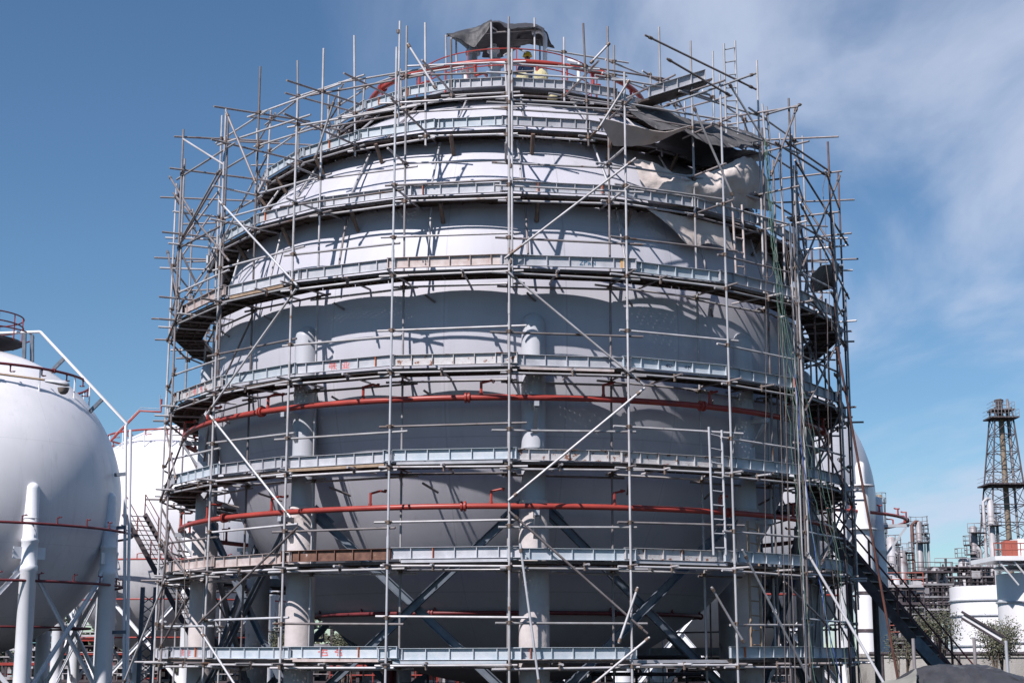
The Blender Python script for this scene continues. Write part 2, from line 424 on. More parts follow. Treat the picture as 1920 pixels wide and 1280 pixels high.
big = sphere_tank('gas_sphere', 'large grey spherical gas tank wrapped in scaffolding on concrete-clad legs', T0, TR, TC, 4.5, 'tank_paint', 'leg_paint', .26, 9,
                  (.315, CZ + 3.08), 'blue_steel', .47, CZ - 1.35, .17)
spray_ring(T0, 8.2, CZ + 5.16, .065, big, 'red_paint', step=18.0, ph=-3.5, flanges=(-41, -5.5, 31, 67, 110, 150, 190, 230, 275))
spray_ring(T0, 8.2, CZ + 2.91, .06, big, 'red_paint', step=18.0, ph=-2, flanges=(-50, -6, 36, 80, 130, 180, 230, 275))
spray_ring(T0, 4.9, CZ + .84, .045, big, 'dark_red', step=24, ph=5, flanges=(-20, 30, 80, 140, 200, 260))  # red pipe like the upper rings; shade under the belly put into its darker colour
spray_ring(T0, 3.6, CZ - .25, .03, big, 'dark_red', nozzles=False)
tr_ = spray_ring(T0, 3.72, CZ + 14.3, .07, big, 'red_paint', step=24, ph=12, flanges=(-60, 40, 120, 200, 260), up=-1)
for a in range(0, 360, 24): MB().tube(pol(3.72, R(a), CZ + 13.3), pol(3.72, R(a), CZ + 14.3), .025, 6).build('ring_post', 'red_paint', tr_)
for z_, r_ in ((CZ + 5.16, 8.2), (CZ + 2.91, 8.2)):
    for k in range(9):
        a = R(4.5 + 40 * k); b = MB(); out = pol(1, a, 0, Vector((0, 0, 0)))
        b.beam(pol(7.75, a, z_ - .14), pol(8.32, a, z_ - .14), .1, .1); b.beam(pol(7.8, a, z_ - .75), pol(8.22, a, z_ - .2), .09, .05)
        b.build('ring_bracket', 'grey_steel', big)
# top deck of the tank: curb, hand rails, nozzles, gooseneck vent
b = MB(); b.lathe((T0.x, T0.y, CZ + 13.76), [(1.6, -.5), (1.6, .45), (2.5, .45), (2.5, .52), (.001, .52)], 40); deck_o = b.build('top_platform', 'grey_steel', big)
for z_ in (14.95, 15.4):
    b = MB(); b.ring(T0, 2.45, CZ + z_ - .25, .016, 60, 6); b.build('hand_rail', 'red_paint', deck_o)
b = MB()
for a in range(6, 366, 30): b.tube(pol(2.45, R(a), CZ + 14.2), pol(2.45, R(a), CZ + 15.15), .016, 6)
b.build('rail_post', 'red_paint', deck_o)
def nozzle(px, py, Y, r, h, m):
    p = at(px, py, Y); b = MB(); z0 = CZ + 14.25 - p.z
    b.lathe(p, [(r, z0), (r, -.1 * h), (r * 1.7, -.1 * h), (r * 1.7, 0), (r * .9, 0), (r * .9, .12), (.001, .13)], 16); return b.build('nozzle', m, big)
nozzle(873, 128, 39, .09, 1, 'white_paint'); nozzle(887, 122, 39.6, .07, 1, 'white_paint'); nozzle(930, 118, 39.2, .13, 1, 'grey_steel'); nozzle(887, 96, 39.8, .12, 1, 'grey_steel')
nozzle(925, 92, 39.4, .1, 1, 'white_paint')
b = MB(); pts = [at(1022, 165, 39.4)]; tp = at(1022, 72, 39.4); pts.append(tp)
for t in range(1, 7):
    a = math.pi / 2 * t / 6; pts.append(tp + Vector((-.2 + .2 * math.cos(a), 0, .2 * math.sin(a))))
pts.append(pts[-1] + Vector((-.16, 0, -.04))); b.path(pts, .06, 12); b.build('gooseneck_vent', 'white_paint', big)
b = MB(); p = at(1085, 130, 39); b.tube(p, p + Vector((0, 0, -1)), .05, 8); b.path([p, p + Vector((0, 0, .2)), p + Vector((-.3, 0, .25))], .05, 8); b.build('vent_pipe', 'white_paint', big)
# outlet pipework under the tank
b = MB(); b.lathe((T0.x, T0.y, 0), [(.28, .25), (.28, 1.9)], 20); b.path([(T0.x, T0.y, .5), (T0.x + 2.5, T0.y + 1, .5), (T0.x + 5, T0.y + 9, .5)], .16, 10)
b.path([(T0.x - 3.2, T0.y + 3.5, .1), (T0.x - 3.2, T0.y + 3.5, 4.2), (T0.x - 2.2, T0.y + 3.2, 4.3)], .2, 12); b.build('outlet_pipe', 'dark_red', big)
b = MB()
for (x0, y0, x1, y1, z) in ((-5, 4, 5.5, 4.3, 2.35), (-5, 4, 5.5, 4.3, 1.7), (-6, -1.5, 6, -1.5, .55), (2.2, 2.2, 5.2, 2.4, 2.0), (2.2, 2.2, 5.2, 2.4, 2.45)):
    b.tube((T0.x + x0, T0.y + y0, z), (T0.x + x1, T0.y + y1, z), .05, 8)
for x in (-4.8, -2.2, .4, 2.4, 3.6, 5.0): b.tube((T0.x + x, T0.y + 4.1, 0), (T0.x + x, T0.y + 4.1, 2.5), .045, 6)
b.build('pipe_support', 'dark_steel', big)

# ------------------------------------------------------------------ the scaffold
scaf = thing('scaffold', 'tube scaffold of eight ring platforms built all round the big grey spherical tank', 'scaffold', (T0.x, T0.y, 0))
POOL = {}
def pool(name, mb, material, key=None):
    c = sum(mb.v, Vector((0, 0, 0))) / len(mb.v)
    if not mb.mats:
        mb.use(material); mb.mi = [0] * len(mb.f)
    POOL.setdefault(name, []).append(((c - EYE).length + (1.5 if name == 'coupler' else 0) * 0, mb, key))
STEP = 360 / 22
def ang(k): return R(.4 + STEP * k)
ZL = [-.31, 1.65, 3.65, 5.62, 7.70]
TB = .0252
def tmat():
    x = random.random(); return 'tube' if x < .68 else ('tube_dull' if x < .9 else 'tube_bright')
def coup(p, axis, axis2=None):
    b = MB(); a = Vector(axis).normalized(); p = Vector(p)
    b.tube(p - a * .04, p + a * .04, .038, 8)
    if axis2 is not None:
        a2 = Vector(axis2).normalized(); o = p + (a.cross(a2)).normalized() * .055; b.tube(o - a2 * .04, o + a2 * .04, .038, 8)
        b.tube(p + a * .02 - a2 * .075, p + a * .02 + a2 * .075, .014, 5)
    pool('coupler', b, 'coupler')
PO = {}   # (ring, k) -> (bottom, top)
def pole(ring, k, r, z0, z1, m=None, lean=.02, rad=TB):
    rr = random.Random(hash((ring * 100 + k)) & 0xffff)
    p = pol(r + rr.uniform(-.03, .03), ang(k) + rr.uniform(-.006, .006), z0); q = p + Vector((rr.uniform(-1, 1) * lean * 2.5, rr.uniform(-1, 1) * lean, z1 - z0))
    PO[ring, k] = (p, q); b = MB(); b.tube(p, q, rad, 10)
    z = z0 + rr.uniform(2, 5)
    while z < z1 - 1:      # joint sleeves
        c = p.lerp(q, (z - z0) / (z1 - z0)); b.tube(c - UP * .12, c + UP * .12, rad + .006, 10); z += 6
    pool('standard_pole', b, m or tmat())
def on_pole(ring, k, z):
    p, q = PO[ring, k]; t = (z - p.z) / (q.z - p.z); return p.lerp(q, t)
def wrap(k): return (k + 11) % 22 - 11
RG = {0: 8.7, 1: 7.8, 2: 6.6, 3: 4.8}
top0 = {0: 124, -1: 88, -2: 185, -3: 203, -4: 243, -5: 345, 1: 135, 2: 140, 3: 184, 4: 267, 5: 322, -6: 392, 6: 440}
top1 = {0: 54, -1: 49, -2: 92, -3: 125, -4: 218, -5: 430, 1: 50, 2: 76, 3: 114, 4: 198, 5: 255}
top2 = {0: 32, -1: 42, -2: 66, -3: 114, -4: 207, -5: 240, 1: 44, 2: 52, 3: 96, 4: 215, 5: 240}
top3 = {0: 122, -1: 74, -2: 130, -3: 150, -4: 165, -5: 175, 1: 70, 2: 86, 3: 134, 4: 160, 5: 190}
for k in range(-11, 11):
    y0 = T0.y - 8.7 * math.cos(ang(k)); y1 = T0.y - 7.8 * math.cos(ang(k)); y2 = T0.y - 6.6 * math.cos(ang(k)); y3 = T0.y - 4.8 * math.cos(ang(k))
    pole(0, k, 8.7, 0, z_from(top0[k], y0) if k in top0 else CZ + 9.3, 'tube_bright' if k in (2, -1) else ('tube_rust' if k in (4, 5, 6) else None))
    pole(1, k, 7.8, 0, z_from(top1[k], y1) if k in top1 else CZ + 8.9)
    if abs(k) <= 8: pole(2, k, 6.6, CZ + 11.25, z_from(top2[k], y2) if k in top2 else CZ + 12.8, lean=.04)
    if abs(k) <= 8: pole(3, k, 4.8, CZ + 12.95, z_from(top3[k], y3) if k in top3 else CZ + 14.2)
# doubled standards beside some posts
for k, za, zb in ((-1, 11, 13.4), (-3, 6, 12.2), (0, 7.4, 12.6), (3, 2, 11), (4, 3, 10.5), (5, 1, 9), (-4, 8, 11.8)):
    p = on_pole(0, k, CZ + za); q = on_pole(0, k, CZ + zb); o = Vector((.06, .01, 0)); b = MB(); b.tube(p + o, q + o, TB, 10); pool('standard_pole', b, tmat())
    for t in (.1, .5, .9): coup(p.lerp(q, t) + o * .5, UP)

def span(name, ring, k, z, over=.22, m=None, inside=True, dz=0, rad=TB):
    k2 = wrap(k + 1)
    if (ring, k) not in PO or (ring, k2) not in PO: return
    if z > PO[ring, k][1].z - .02 or z > PO[ring, k2][1].z - .02: return
    p = on_pole(ring, k, z); q = on_pole(ring, k2, z + dz); d = (q - p).normalized()
    c = (p + q) / 2; out = Vector((c.x - T0.x, c.y - T0.y, 0)).normalized()
    o = out * (-.05 if inside else .05); up = UP * (.03 if k % 2 else -.025)
    jz = random.uniform(-.02, .02)
    p2 = p + o + up - d * (over + random.uniform(-.1, .18)) + UP * jz; q2 = q + o + up + d * (over + random.uniform(-.1, .18)) - UP * jz
    b = MB(); b.tube(p2, q2, rad, 8); pool(name, b, m or tmat())
    coup(p + up * .6, UP, d)
def radial(name, k, z, r_in, r_out, m=None, ring=0, dz=0., side=.055):
    a = ang(k); t = Vector((math.cos(a), math.sin(a), 0)) * side
    p = pol(r_in, a, z + dz) + t; q = pol(r_out, a, z) + t
    b = MB(); b.tube(p, q, TB, 8); pool(name, b, m or tmat())

for i, zl in enumerate(ZL):
    z = CZ + zl
    for k in range(-11, 11):
        span('ledger_tube', 0, k, z, m='tube'); span('ledger_tube', 1, k, z - .04)
        if not (i == 0 and k in (1,)): span('guard_rail', 0, k, z + (.90, .85, .81, .86, .78)[i] + (.05 if k % 2 else -.02), m=None)
        radial('transom_tube', k, z + .05, 7.45, 9.05 + random.uniform(-.1, .12), m='tube_dull' if random.random() < .6 else 'tube')
        # mid-bay transom pushed out under the deck
        a = ang(k) + R(STEP / 2) + random.uniform(-.05, .05); b = MB(); ro = random.uniform(8.75, 9.0)
        b.tube(pol(7.55, a, z + .05), pol(ro, a, z + .05), TB, 8); pool('transom_tube', b, tmat())
        b = MB(); b.tube(pol(8.58, a, z - .06), pol(8.58, a, z + .1), .03, 6); pool('coupler', b, 'coupler')
        # struts between the inner row and the shell
        a2 = ang(k) + R(3); zz_ = z - .25
        rs = math.sqrt(max(.01, TR ** 2 - (zz_ - TC) ** 2)) + .03
        if rs > 6.2 and i >= 1:
            b = MB(); b.tube(pol(7.72, a2, zz_ + .05), pol(max(rs, 7.2), a2 + R(1.5), zz_ - .1), TB, 6); pool('transom_tube', b, 'tube_dull')
for k in range(-11, 11):
    a = ang(k)
    span('ledger_tube', 1, k, CZ + 9.57); span('guard_rail', 1, k, CZ + 10.4 + .03 * (k % 2)); span('ledger_tube', 0, k, CZ + 9.60 + (.08 if k % 2 else 0))
    span('ledger_tube', 0, k, CZ + 11.42 + (.1 if k % 2 else 0), over=.35); span('ledger_tube', 1, k, CZ + 11.62); span('guard_rail', 1, k, CZ + 12.45, over=.4)
    span('ledger_tube', 2, k, CZ + 11.44); span('guard_rail', 2, k, CZ + 12.3); span('guard_rail', 2, k, CZ + 13.15, over=.35); 
    span('ledger_tube', 3, k, CZ + 13.07); span('guard_rail', 3, k, CZ + 13.82); span('guard_rail', 3, k, CZ + 14.18, over=.3)
    if abs(k) <= 6:
        radial('transom_tube', k, CZ + 9.62, 7.0, 9.0); radial('transom_tube', k, CZ + 11.5, 5.9, 8.95 + random.uniform(0, .2), m='tube_dull'); radial('transom_tube', k, CZ + 13.1, 4.1, 7.1, m='tube_dull')
        radial('transom_tube', k, CZ + 12.35, 6.3, 8.95, m='tube_dull', dz=.25, side=-.06) if k in (-4, -3, -2, 2, 3, 4) else None
        radial('transom_tube', k, CZ + 10.45, 7.6, 8.9, side=-.05)
        # rakers carrying the upper decks
        b = MB(); b.tube(pol(6.25, a + R(2), CZ + 11.4), pol(7.35, a + R(2.6), CZ + 9.7), TB, 8); pool('brace_tube', b, tmat())
        b = MB(); b.tube(pol(7.3, a + R(3), CZ + 9.55), pol(7.74, a + R(3.4), CZ + 7.85), TB, 8); pool('brace_tube', b, tmat())
        b = MB(); b.tube(pol(4.5, a + R(4), CZ + 13.1), pol(6.1, a + R(4), CZ + 11.6), TB, 8); pool('brace_tube', b, tmat())
    for z in (CZ + 9.57, CZ + 11.44):   # prop heads against the shell
        b = MB(); rs = math.sqrt(TR ** 2 - (z - .35 - TC) ** 2)
        b.tube(pol(rs + .02, a + R(5), z - .35), pol(rs + .3, a + R(5), z + .02), .05, 6); pool('coupler', b, 'coupler')

# decks: three pressed-steel planks per bay
def deck(k, z, r_in, r_out, m, name='deck'):
    a0, a1 = ang(k), ang(k + 1); h = (a1 - a0) / 2
    b = MB(); npl = max(2, round((r_out - r_in) / .26)); wpl = (r_out - r_in) / npl
    am = (a0 + a1) / 2; out = Vector((math.sin(am), -math.cos(am), 0)); tn = Vector((math.cos(am), math.sin(am), 0))
    for j in range(npl):
        ra = r_in + wpl * j; half = (ra + wpl * .5) * math.sin(h) + .0; rm = (ra + wpl / 2) * math.cos(h)
        zz_ = z + random.uniform(-.004, .004) + j * .001
        c = Vector((T0.x, T0.y, zz_)) + out * rm; e = random.uniform(.0, .1)
        b.box(c, tn * (half + e), out * (wpl / 2 - .006), UP * .004)
        for s_ in (-1, 1): b.box(c + out * s_ * (wpl / 2 - .009) - UP * .03, tn * (half + e), out * .003, UP * .026)
        n = max(2, int(half * 2 / .42))
        for t in range(n + 1): b.box(c + tn * (half * (2 * t / n - 1)) * .98 - UP * .028, tn * .006, out * (wpl / 2 - .012), UP * .022)
    pool(name, b, m)
BOARD = {}
def toe(i, k, z, r, m, h=.225, ext0=None, ext1=None):
    a0, a1 = ang(k), ang(k + 1); hh = (a1 - a0) / 2; am = (a0 + a1) / 2
    out = Vector((math.sin(am), -math.cos(am), 0)); tn = Vector((math.cos(am), math.sin(am), 0))
    rr = random.Random(i * 57 + k + 3); half = r * math.sin(hh)
    e0 = rr.uniform(-.05, .2); e1 = rr.uniform(.02, .3); lift = rr.uniform(-.015, .035)
    p = Vector((T0.x, T0.y, z + lift)) + out * (r * math.cos(hh) + rr.uniform(-.01, .015)) - tn * (half + e0); Lh = (2 * half + e0 + e1) / 2
    c = p + tn * Lh; tilt = rr.uniform(-.006, .006); tn2 = (tn + UP * tilt).normalized(); b = MB().use(m)
    b.box(c + UP * h / 2, tn2 * Lh, out * .003, UP * h / 2)
    for s_ in (0, h): b.box(c + UP * s_ + out * .027, tn2 * Lh, out * .030, UP * .004)
    n = 6
    for t in range(n + 1):
        o = c + tn2 * (Lh * (2 * t / n - 1) * .985)
        if m in ('galv', 'galv_blue') and rr.random() < .05: b.use('orange_paint')
        v = len(b.v)
        b.box(o + UP * h / 2 + out * .026, tn2 * .007, out * .022, UP * (h / 2 - .006))
        b.use(m)
    BOARD[i, k] = (c, tn2, out, h); pool('toe_board', b, m, (i, k))
spec = {(4, -4): 'galv_pink', (4, -1): 'galv_pink', (4, 0): 'galv', (1, -2): 'galv_pink', (1, -3): 'galv_pink', (1, -1): 'galv', (1, -4): 'galv_pink', (2, 0): 'galv_rust', (2, 1): 'galv_rust',
        (3, 1): 'galv_blue', (4, 1): 'galv_blue', (0, 0): 'galv_blue', (0, -1): 'galv_blue', (0, -2): 'galv_blue', (0, -3): 'galv_blue', (1, 0): 'galv_blue', (2, 2): 'galv_blue', (1, 2): 'galv_blue', (0, 2): 'galv_blue'}
spec[(1, -2)] = 'rusty'
for k in range(-11, 11):
    for i, zl in enumerate(ZL):
        if i == 0 and k == 1: 
            deck(k, CZ + zl + .13, 7.86, 8.45, 'galv', 'deck'); continue
        deck(k, CZ + zl + .13, 7.86, 8.58, 'deck_holes' if (i * 7 + k * 3) % 5 in (1, 2) else 'deck')
        toe(i, k, CZ + zl + .155, 8.60, spec.get((i, k), random.choices(('galv', 'galv_blue', 'galv_rust', 'galv_pink'), (58, 24, 12, 6))[0]))
    for i, zl, ri, ro in ((5, 9.57, 7.06, 7.7), (6, 11.44, 5.94, 6.54), (7, 13.07, 3.98, 4.72)):
        if abs(k + .5) < 8:
            deck(k, CZ + zl + .14, ri, ro, 'deck_holes' if (k + i) % 3 == 0 else 'deck'); toe(i, k, CZ + zl + .165, ro + .03, 'galv' if random.random() < .6 else 'galv_blue', .22)
# a timber strip and an ochre board left on the decks
for (i, k, m, o, Lh) in ((2, -2, 'timber', .045, 1.15), (4, -3, 'timber', .05, .9), (3, 0, 'galv_pink', .045, 1.0), (1, 1, 'galv', .05, 1.1), (1, -1, 'galv', .05, 1.1), (2, -1, 'galv', .05, 1.1), (0, -2, 'galv_pink', .05, 1.1), (0, -1, 'galv_blue', .05, 1.15)):
    c, tn, out, h = BOARD[i, k]; b = MB(); b.box(c - UP * .05 + out * .02, tn * Lh, out * .02, UP * .03); pool('edge_batten', b, m)
c, tn, out, h = BOARD[4, 0]; b = MB(); b.box(c + tn * 1.18 + UP * h * .5 + out * .012, tn * .075, out * .006, UP * h * .42); pool('patch_plate', b, 'ochre')

# diagonal braces traced on the outer face
for (x0, y0, x1, y1, m) in ((411, 377, 557, 535, 'tube_bright'), (555, 542, 388, 776, 'tube'), (394, 779, 545, 970, 'tube_bright'), (1192, 297, 946, 485, 'tube'), (953, 510, 1208, 722, 'tube'), (1209, 727, 953, 938, 'tube'),
                            (955, 958, 1214, 1187, 'tube_dull'), (1218, 1194, 1108, 1285, 'tube'), (372, 1168, 558, 988, 'tube_dull'), (378, 1186, 445, 1290, 'tube_bright'), (975, 1018, 1012, 1290, 'tube_bright'),
                            (1392, 1030, 1526, 1290, 'tube_bright'), (1334, 1100, 1396, 1206, 'tube'), (1196, 1100, 1160, 1205, 'tube'), (412, 318, 340, 448, 'tube'), (318, 331, 360, 400, 'tube_dull'), (325, 362, 430, 490, 'tube_dull'),
                            (314, 470, 333, 560, 'tube_dull'), (424, 210, 480, 345, 'tube_dull'), (626, 190, 590, 300, 'tube'), (764, 82, 818, 168, 'tube'), (1142, 82, 1108, 118, 'tube'), (1209, 66, 1418, 168, 'tube_dull'),
                            (1366, 155, 1440, 275, 'tube'), (1299, 197, 1376, 372, 'tube'), (1495, 200, 1445, 330, 'tube_dull'), (1452, 266, 1548, 328, 'tube_dull'), (1243, 200, 1417, 138, 'tube'), (1435, 215, 1502, 196, 'tube'),
                            (1250, 110, 1370, 180, 'tube_dull'), (1180, 150, 1120, 245, 'tube'), (1500, 380, 1592, 560, 'tube'), (1575, 330, 1505, 500, 'tube_dull'), (1490, 300, 1590, 460, 'tube_dull'), (1520, 560, 1588, 650, 'tube_dull'),
                            (1480, 470, 1560, 610, 'tube'), (1580, 620, 1510, 770, 'tube_dull'), (1530, 800, 1600, 950, 'tube_dull'), (1600, 900, 1540, 1060, 'tube_dull'), (1470, 1090, 1560, 1180, 'tube_dull'),
                            (313, 640, 345, 560, 'tube_dull'), (310, 800, 330, 900, 'tube_dull'), (300, 940, 345, 820, 'tube_dull'), (300, 1010, 352, 1080, 'tube_dull'), (230, 1285, 310, 1085, 'tube'), (318, 980, 295, 1180, 'tube_dull'), (350, 1120, 300, 1215, 'tube_dull')):
    p = on_cyl(x0, y0, 8.78); q = on_cyl(x1, y1, 8.78); b = MB(); b.tube(p, q, TB, 8); pool('brace_tube', b, m)
    for t in (.05, .95): coup(p.lerp(q, t), q - p)
# cross braces between the two rows in the flank bays
for k in (-7, -6, -5, -4, 4, 5, 6, 7):
    for i in range(-1, 5):
        if random.random() < .55:
            za = CZ + (ZL[i] if i >= 0 else -2.4); zb = za + 1.95
            A, B = (0, 1) if (i + k) % 2 else (1, 0)
            p = on_pole(A, k, za + .15); q = on_pole(B, k, zb - .1); b = MB(); b.tube(p, q, TB, 8); pool('brace_tube', b, 'tube_dull')
        if random.random() < .3:
            za = CZ + (ZL[i] if i >= 0 else -2.4)
            p = on_pole(1, k, za + .1); q = on_pole(1, wrap(k + 1), za + 1.9); b = MB(); b.tube(p, q, TB, 8); pool('brace_tube', b, 'tube_dull')
    for za in (8, 9.6, 11.0):
        for ring in (0, 1):
            if (ring, k) in PO and PO[ring, k][1].z > CZ + za + 1.4 and PO[ring, wrap(k + 1)][1].z > CZ + za + .8 and random.random() < .4:
                p = on_pole(ring, k, CZ + za); q = on_pole(ring, wrap(k + 1), CZ + za + 1.3); b = MB()
                if random.random() < .5: p, q = on_pole(ring, k, CZ + za + 1.3), on_pole(ring, wrap(k + 1), CZ + za)
                b.tube(p, q, TB, 8); pool('brace_tube', b, tmat())
        if (0, k) in PO and PO[0, k][1].z > CZ + za + .4 and random.random() < .5:
            b = MB(); b.tube(pol(7.4, ang(k), CZ + za + .3), pol(9.15, ang(k), CZ + za + .3), TB, 8); pool('transom_tube', b, 'tube_dull')
            b = MB(); b.tube(on_pole(0, k, CZ + za), on_pole(1, k, CZ + za + 1.5), TB, 8); pool('brace_tube', b, 'tube_dull')
# hoist bay: extra standards on the right flank
for (x, ya, yb, r, m) in ((1446, 240, 1285, 8.35, 'tube_dull'), (1459, 300, 860, 8.1, 'tube_dull'), (1470, 250, 700, 8.0, 'tube'), (1538, 470, 1285, 8.4, 'tube_rust'), (1563, 560, 1285, 8.5, 'tube_rust'), (1497, 420, 1285, 8.9, 'tube'), (1577, 420, 1285, 8.6, 'tube_rust'), (1466, 700, 1285, 8.2, 'tube_dull')):
    p = on_cyl(x, (ya + yb) / 2, r); q = Vector((p.x, p.y, z_from(ya, p.y))); p.z = max(0, z_from(yb, p.y)); b = MB(); b.tube(p, q, TB, 8); pool('standard_pole', b, m)
p = on_cyl(1570, 650, 8.95); q = at(1684, 1275, 36.5); q.z = max(0, q.z); b = MB(); b.tube(p, q, .03, 8); pool('brace_tube', b, 'rusty_pipe')
p = on_cyl(1514, 1036, 8.8); q = at(1660, 1285, 29.5); b = MB(); b.tube(p, q, .028, 8); pool('brace_tube', b, 'tube_bright')
# a small high loading bay on the right shoulder
for (x0, y0, x1, y1) in ((1215, 183, 1322, 150),):
    p = on_cyl(x0, y0, 7.6); q = on_cyl(x1, y1, 7.9); d = (q - p).normalized(); out = d.cross(UP).normalized(); b = MB().use('galv'); L2 = (q - p).length / 2; c = (p + q) / 2
    b.box(c + UP * .12, d * L2, out * .003, UP * .12)
    for s_ in (0, .24): b.box(c + UP * s_ + out * .027, d * L2, out * .03, UP * .004)
    for t in range(5): b.box(c + d * L2 * (t / 2 - 1) * .98 + UP * .12 + out * .026, d * .007, out * .022, UP * .115)
    pool('toe_board', b, 'galv'); b = MB(); b.box(c - out * .42 - UP * .03, d * (L2 + .2), out * .42, UP * .025); pool('deck', b, 'deck')

made = {}
for name, lst in POOL.items():
    lst.sort(key=lambda t: t[0])
    for dist, mb, key in lst[:99 if len(lst) > 100 else 100]:
        o = mb.build(name, None, scaf)
        if key: made[key] = o
    if len(lst) > 100:
        big_mb = MB()
        for dist, mb, key in lst[99:]: big_mb.add(mb)
        o = big_mb.build(name, None, scaf); o['kind'] = 'stuff'
# painted marks on the toe boards
CH1 = [(0, .95, .38, .95), (.38, .95, .36, .65), (0, .65, .38, .65), (0, .65, 0, .4), (0, .4, .4, .4), (.4, .4, .3, 0), (.68, 1, .66, 0), (.45, .55, 1, .6), (.66, .5, 1, .02), (.55, .8, .9, .95)]
CH2 = [(.35, 1, .35, .12), (.62, 1, .62, .12), (.05, .75, .2, .35), (.97, .78, .8, .35), (0, .08, 1, .08)]
CH3 = [(.3, .9, .9, .85), (.1, .6, .5, .95), (.2, .6, .9, .5), (.55, .8, .4, .1), (.4, .1, .9, .12), (.85, .5, .95, .1)]
SC1 = [(.35, .9, .05, .5), (.05, .5, .3, .3), (.3, .3, .35, .6), (.35, .6, .2, .55), (.5, .9, .45, .35), (.45, .35, .7, .35), (.7, .35, .75, .9), (.9, .7, .95, .35)]
SC2 = [(.0, .6, .35, .9), (.1, .4, .4, .6), (.55, .9, .6, .2), (.55, .6, .95, .9), (.75, .7, .95, .45)]
ZPWN = [(0, 1, .2, 1), (.2, 1, 0, 0), (0, 0, .2, 0), (.28, 0, .28, 1), (.28, 1, .44, .8), (.44, .8, .28, .5), (.5, 1, .56, 0), (.56, 0, .62, .7), (.62, .7, .68, 0), (.68, 0, .74, 1), (.8, 0, .8, 1), (.8, 1, .97, 0), (.97, 0, .97, 1)]
OOO = [(.0 + x, y, .1 + x, y + .16) for x in (0, .4, .8) for y in (.7,)] + [(.1 + x, .86, .2 + x, .7) for x in (0, .4, .8)] + [(.0 + x, .7, .1 + x, .54) for x in (0, .4, .8)] + [(.1 + x, .54, .2 + x, .7) for x in (0, .4, .8)] + [(.4, .25, .5, .1), (.5, .1, .6, .25), (.6, .25, .5, .4), (.5, .4, .4, .25)]
def mark(key, px, py, strokes, m, wd=.17, ht=.14, lw=.011):
    if key not in made: return
    c, tn, out, h = BOARD[key]; d = ray(px, py); t = ((c + out * .006) - EYE).dot(out) / d.dot(out); P = EYE + d * t
    u0 = (P - c).dot(tn) - wd / 2; v0 = h / 2 - ht / 2 - .01
    b = MB()
    for (xa, ya, xb, yb) in strokes:
        p = c + tn * (u0 + xa * wd) + UP * (v0 + ya * ht) + out * .0055; q = c + tn * (u0 + xb * wd) + UP * (v0 + yb * ht) + out * .0055
        dd = (q - p).normalized(); b.box((p + q) / 2, dd * ((q - p).length / 2 + lw * .4), out * .0015, out.cross(dd) * lw)
    b.build('painted_mark', m, made[key], )
mark((3, -2), 624, 690, CH1, 'mark_red'); mark((3, -2), 648, 687, CH2, 'mark_red')
mark((0, -2), 605, 1226, CH3, 'mark_red', .26); mark((0, -2), 634, 1226, CH3, 'mark_red', .2)
mark((3, -4), 365, 737, CH1, 'mark_red'); mark((3, -4), 377, 732, CH3, 'mark_red')
mark((0, -4), 342, 1226, CH1, 'mark_red'); mark((0, -4), 354, 1226, CH2, 'mark_red')
mark((3, 1), 1255, 684, SC1, 'mark_black', .2, .1, .006); mark((3, 1), 1290, 688, SC2, 'mark_black', .16, .1, .006)
mark((4, 0), 1102, 492, ZPWN, 'mark_blue', .34, .09, .008); mark((4, -1), 798, 492, OOO, 'dark_steel', .14, .13, .006)

# ------------------------------------------------------------------ ladders
def ladder(name, label, a0, a1, b0, b1, r, m, r2=None, n=None):
    p0 = on_cyl(*a0, r); p1 = on_cyl(*a1, r2 or r); q0 = on_cyl(*b0, r); q1 = on_cyl(*b1, r2 or r)
    root = thing(name, label, 'ladder', tuple(p1), 'ladders tied to the scaffold')
    for A, B in ((p0, p1), (q0, q1)): MB().tube(A, B, .026, 8).build('stile', m, root)
    n = n or int((p1 - p0).length / .29)
    for i in range(n):
        t = (i + .5) / n; MB().tube(p0.lerp(p1, t), q0.lerp(q1, t), .017, 6).build('rung', m, root)
ladder('ladder', 'pale ladder rising through the second and third scaffold decks right of centre', (1329, 800), (1338, 1040), (1353, 806), (1361, 1040), 8.66, 'tube_bright')
ladder('ladder', 'short ladder below the beige canvas on the right of the tank', (1373, 378), (1380, 512), (1391, 384), (1397, 514), 8.3, 'galv_pink')
ladder('ladder', 'topmost ladder sticking up against the sky at the right shoulder', (1357, 82), (1362, 250), (1378, 77), (1384, 252), 8.0, 'tube_bright')
ladder('ladder', 'orange-brown painted ladder low beside a concrete leg at right', (1402, 976), (1409, 1222), (1421, 980), (1428, 1222), 8.3, 'timber')
ladder('ladder', 'dark ladder half hidden behind the hanging ropes', (1465, 718), (1473, 870), (1482, 736), (1490, 874), 8.3, 'tube')
ladder('ladder', 'small ladder leaning above the black net at right', (1429, 195), (1437, 285), (1437, 200), (1446, 288), 8.0, 'tube_bright')

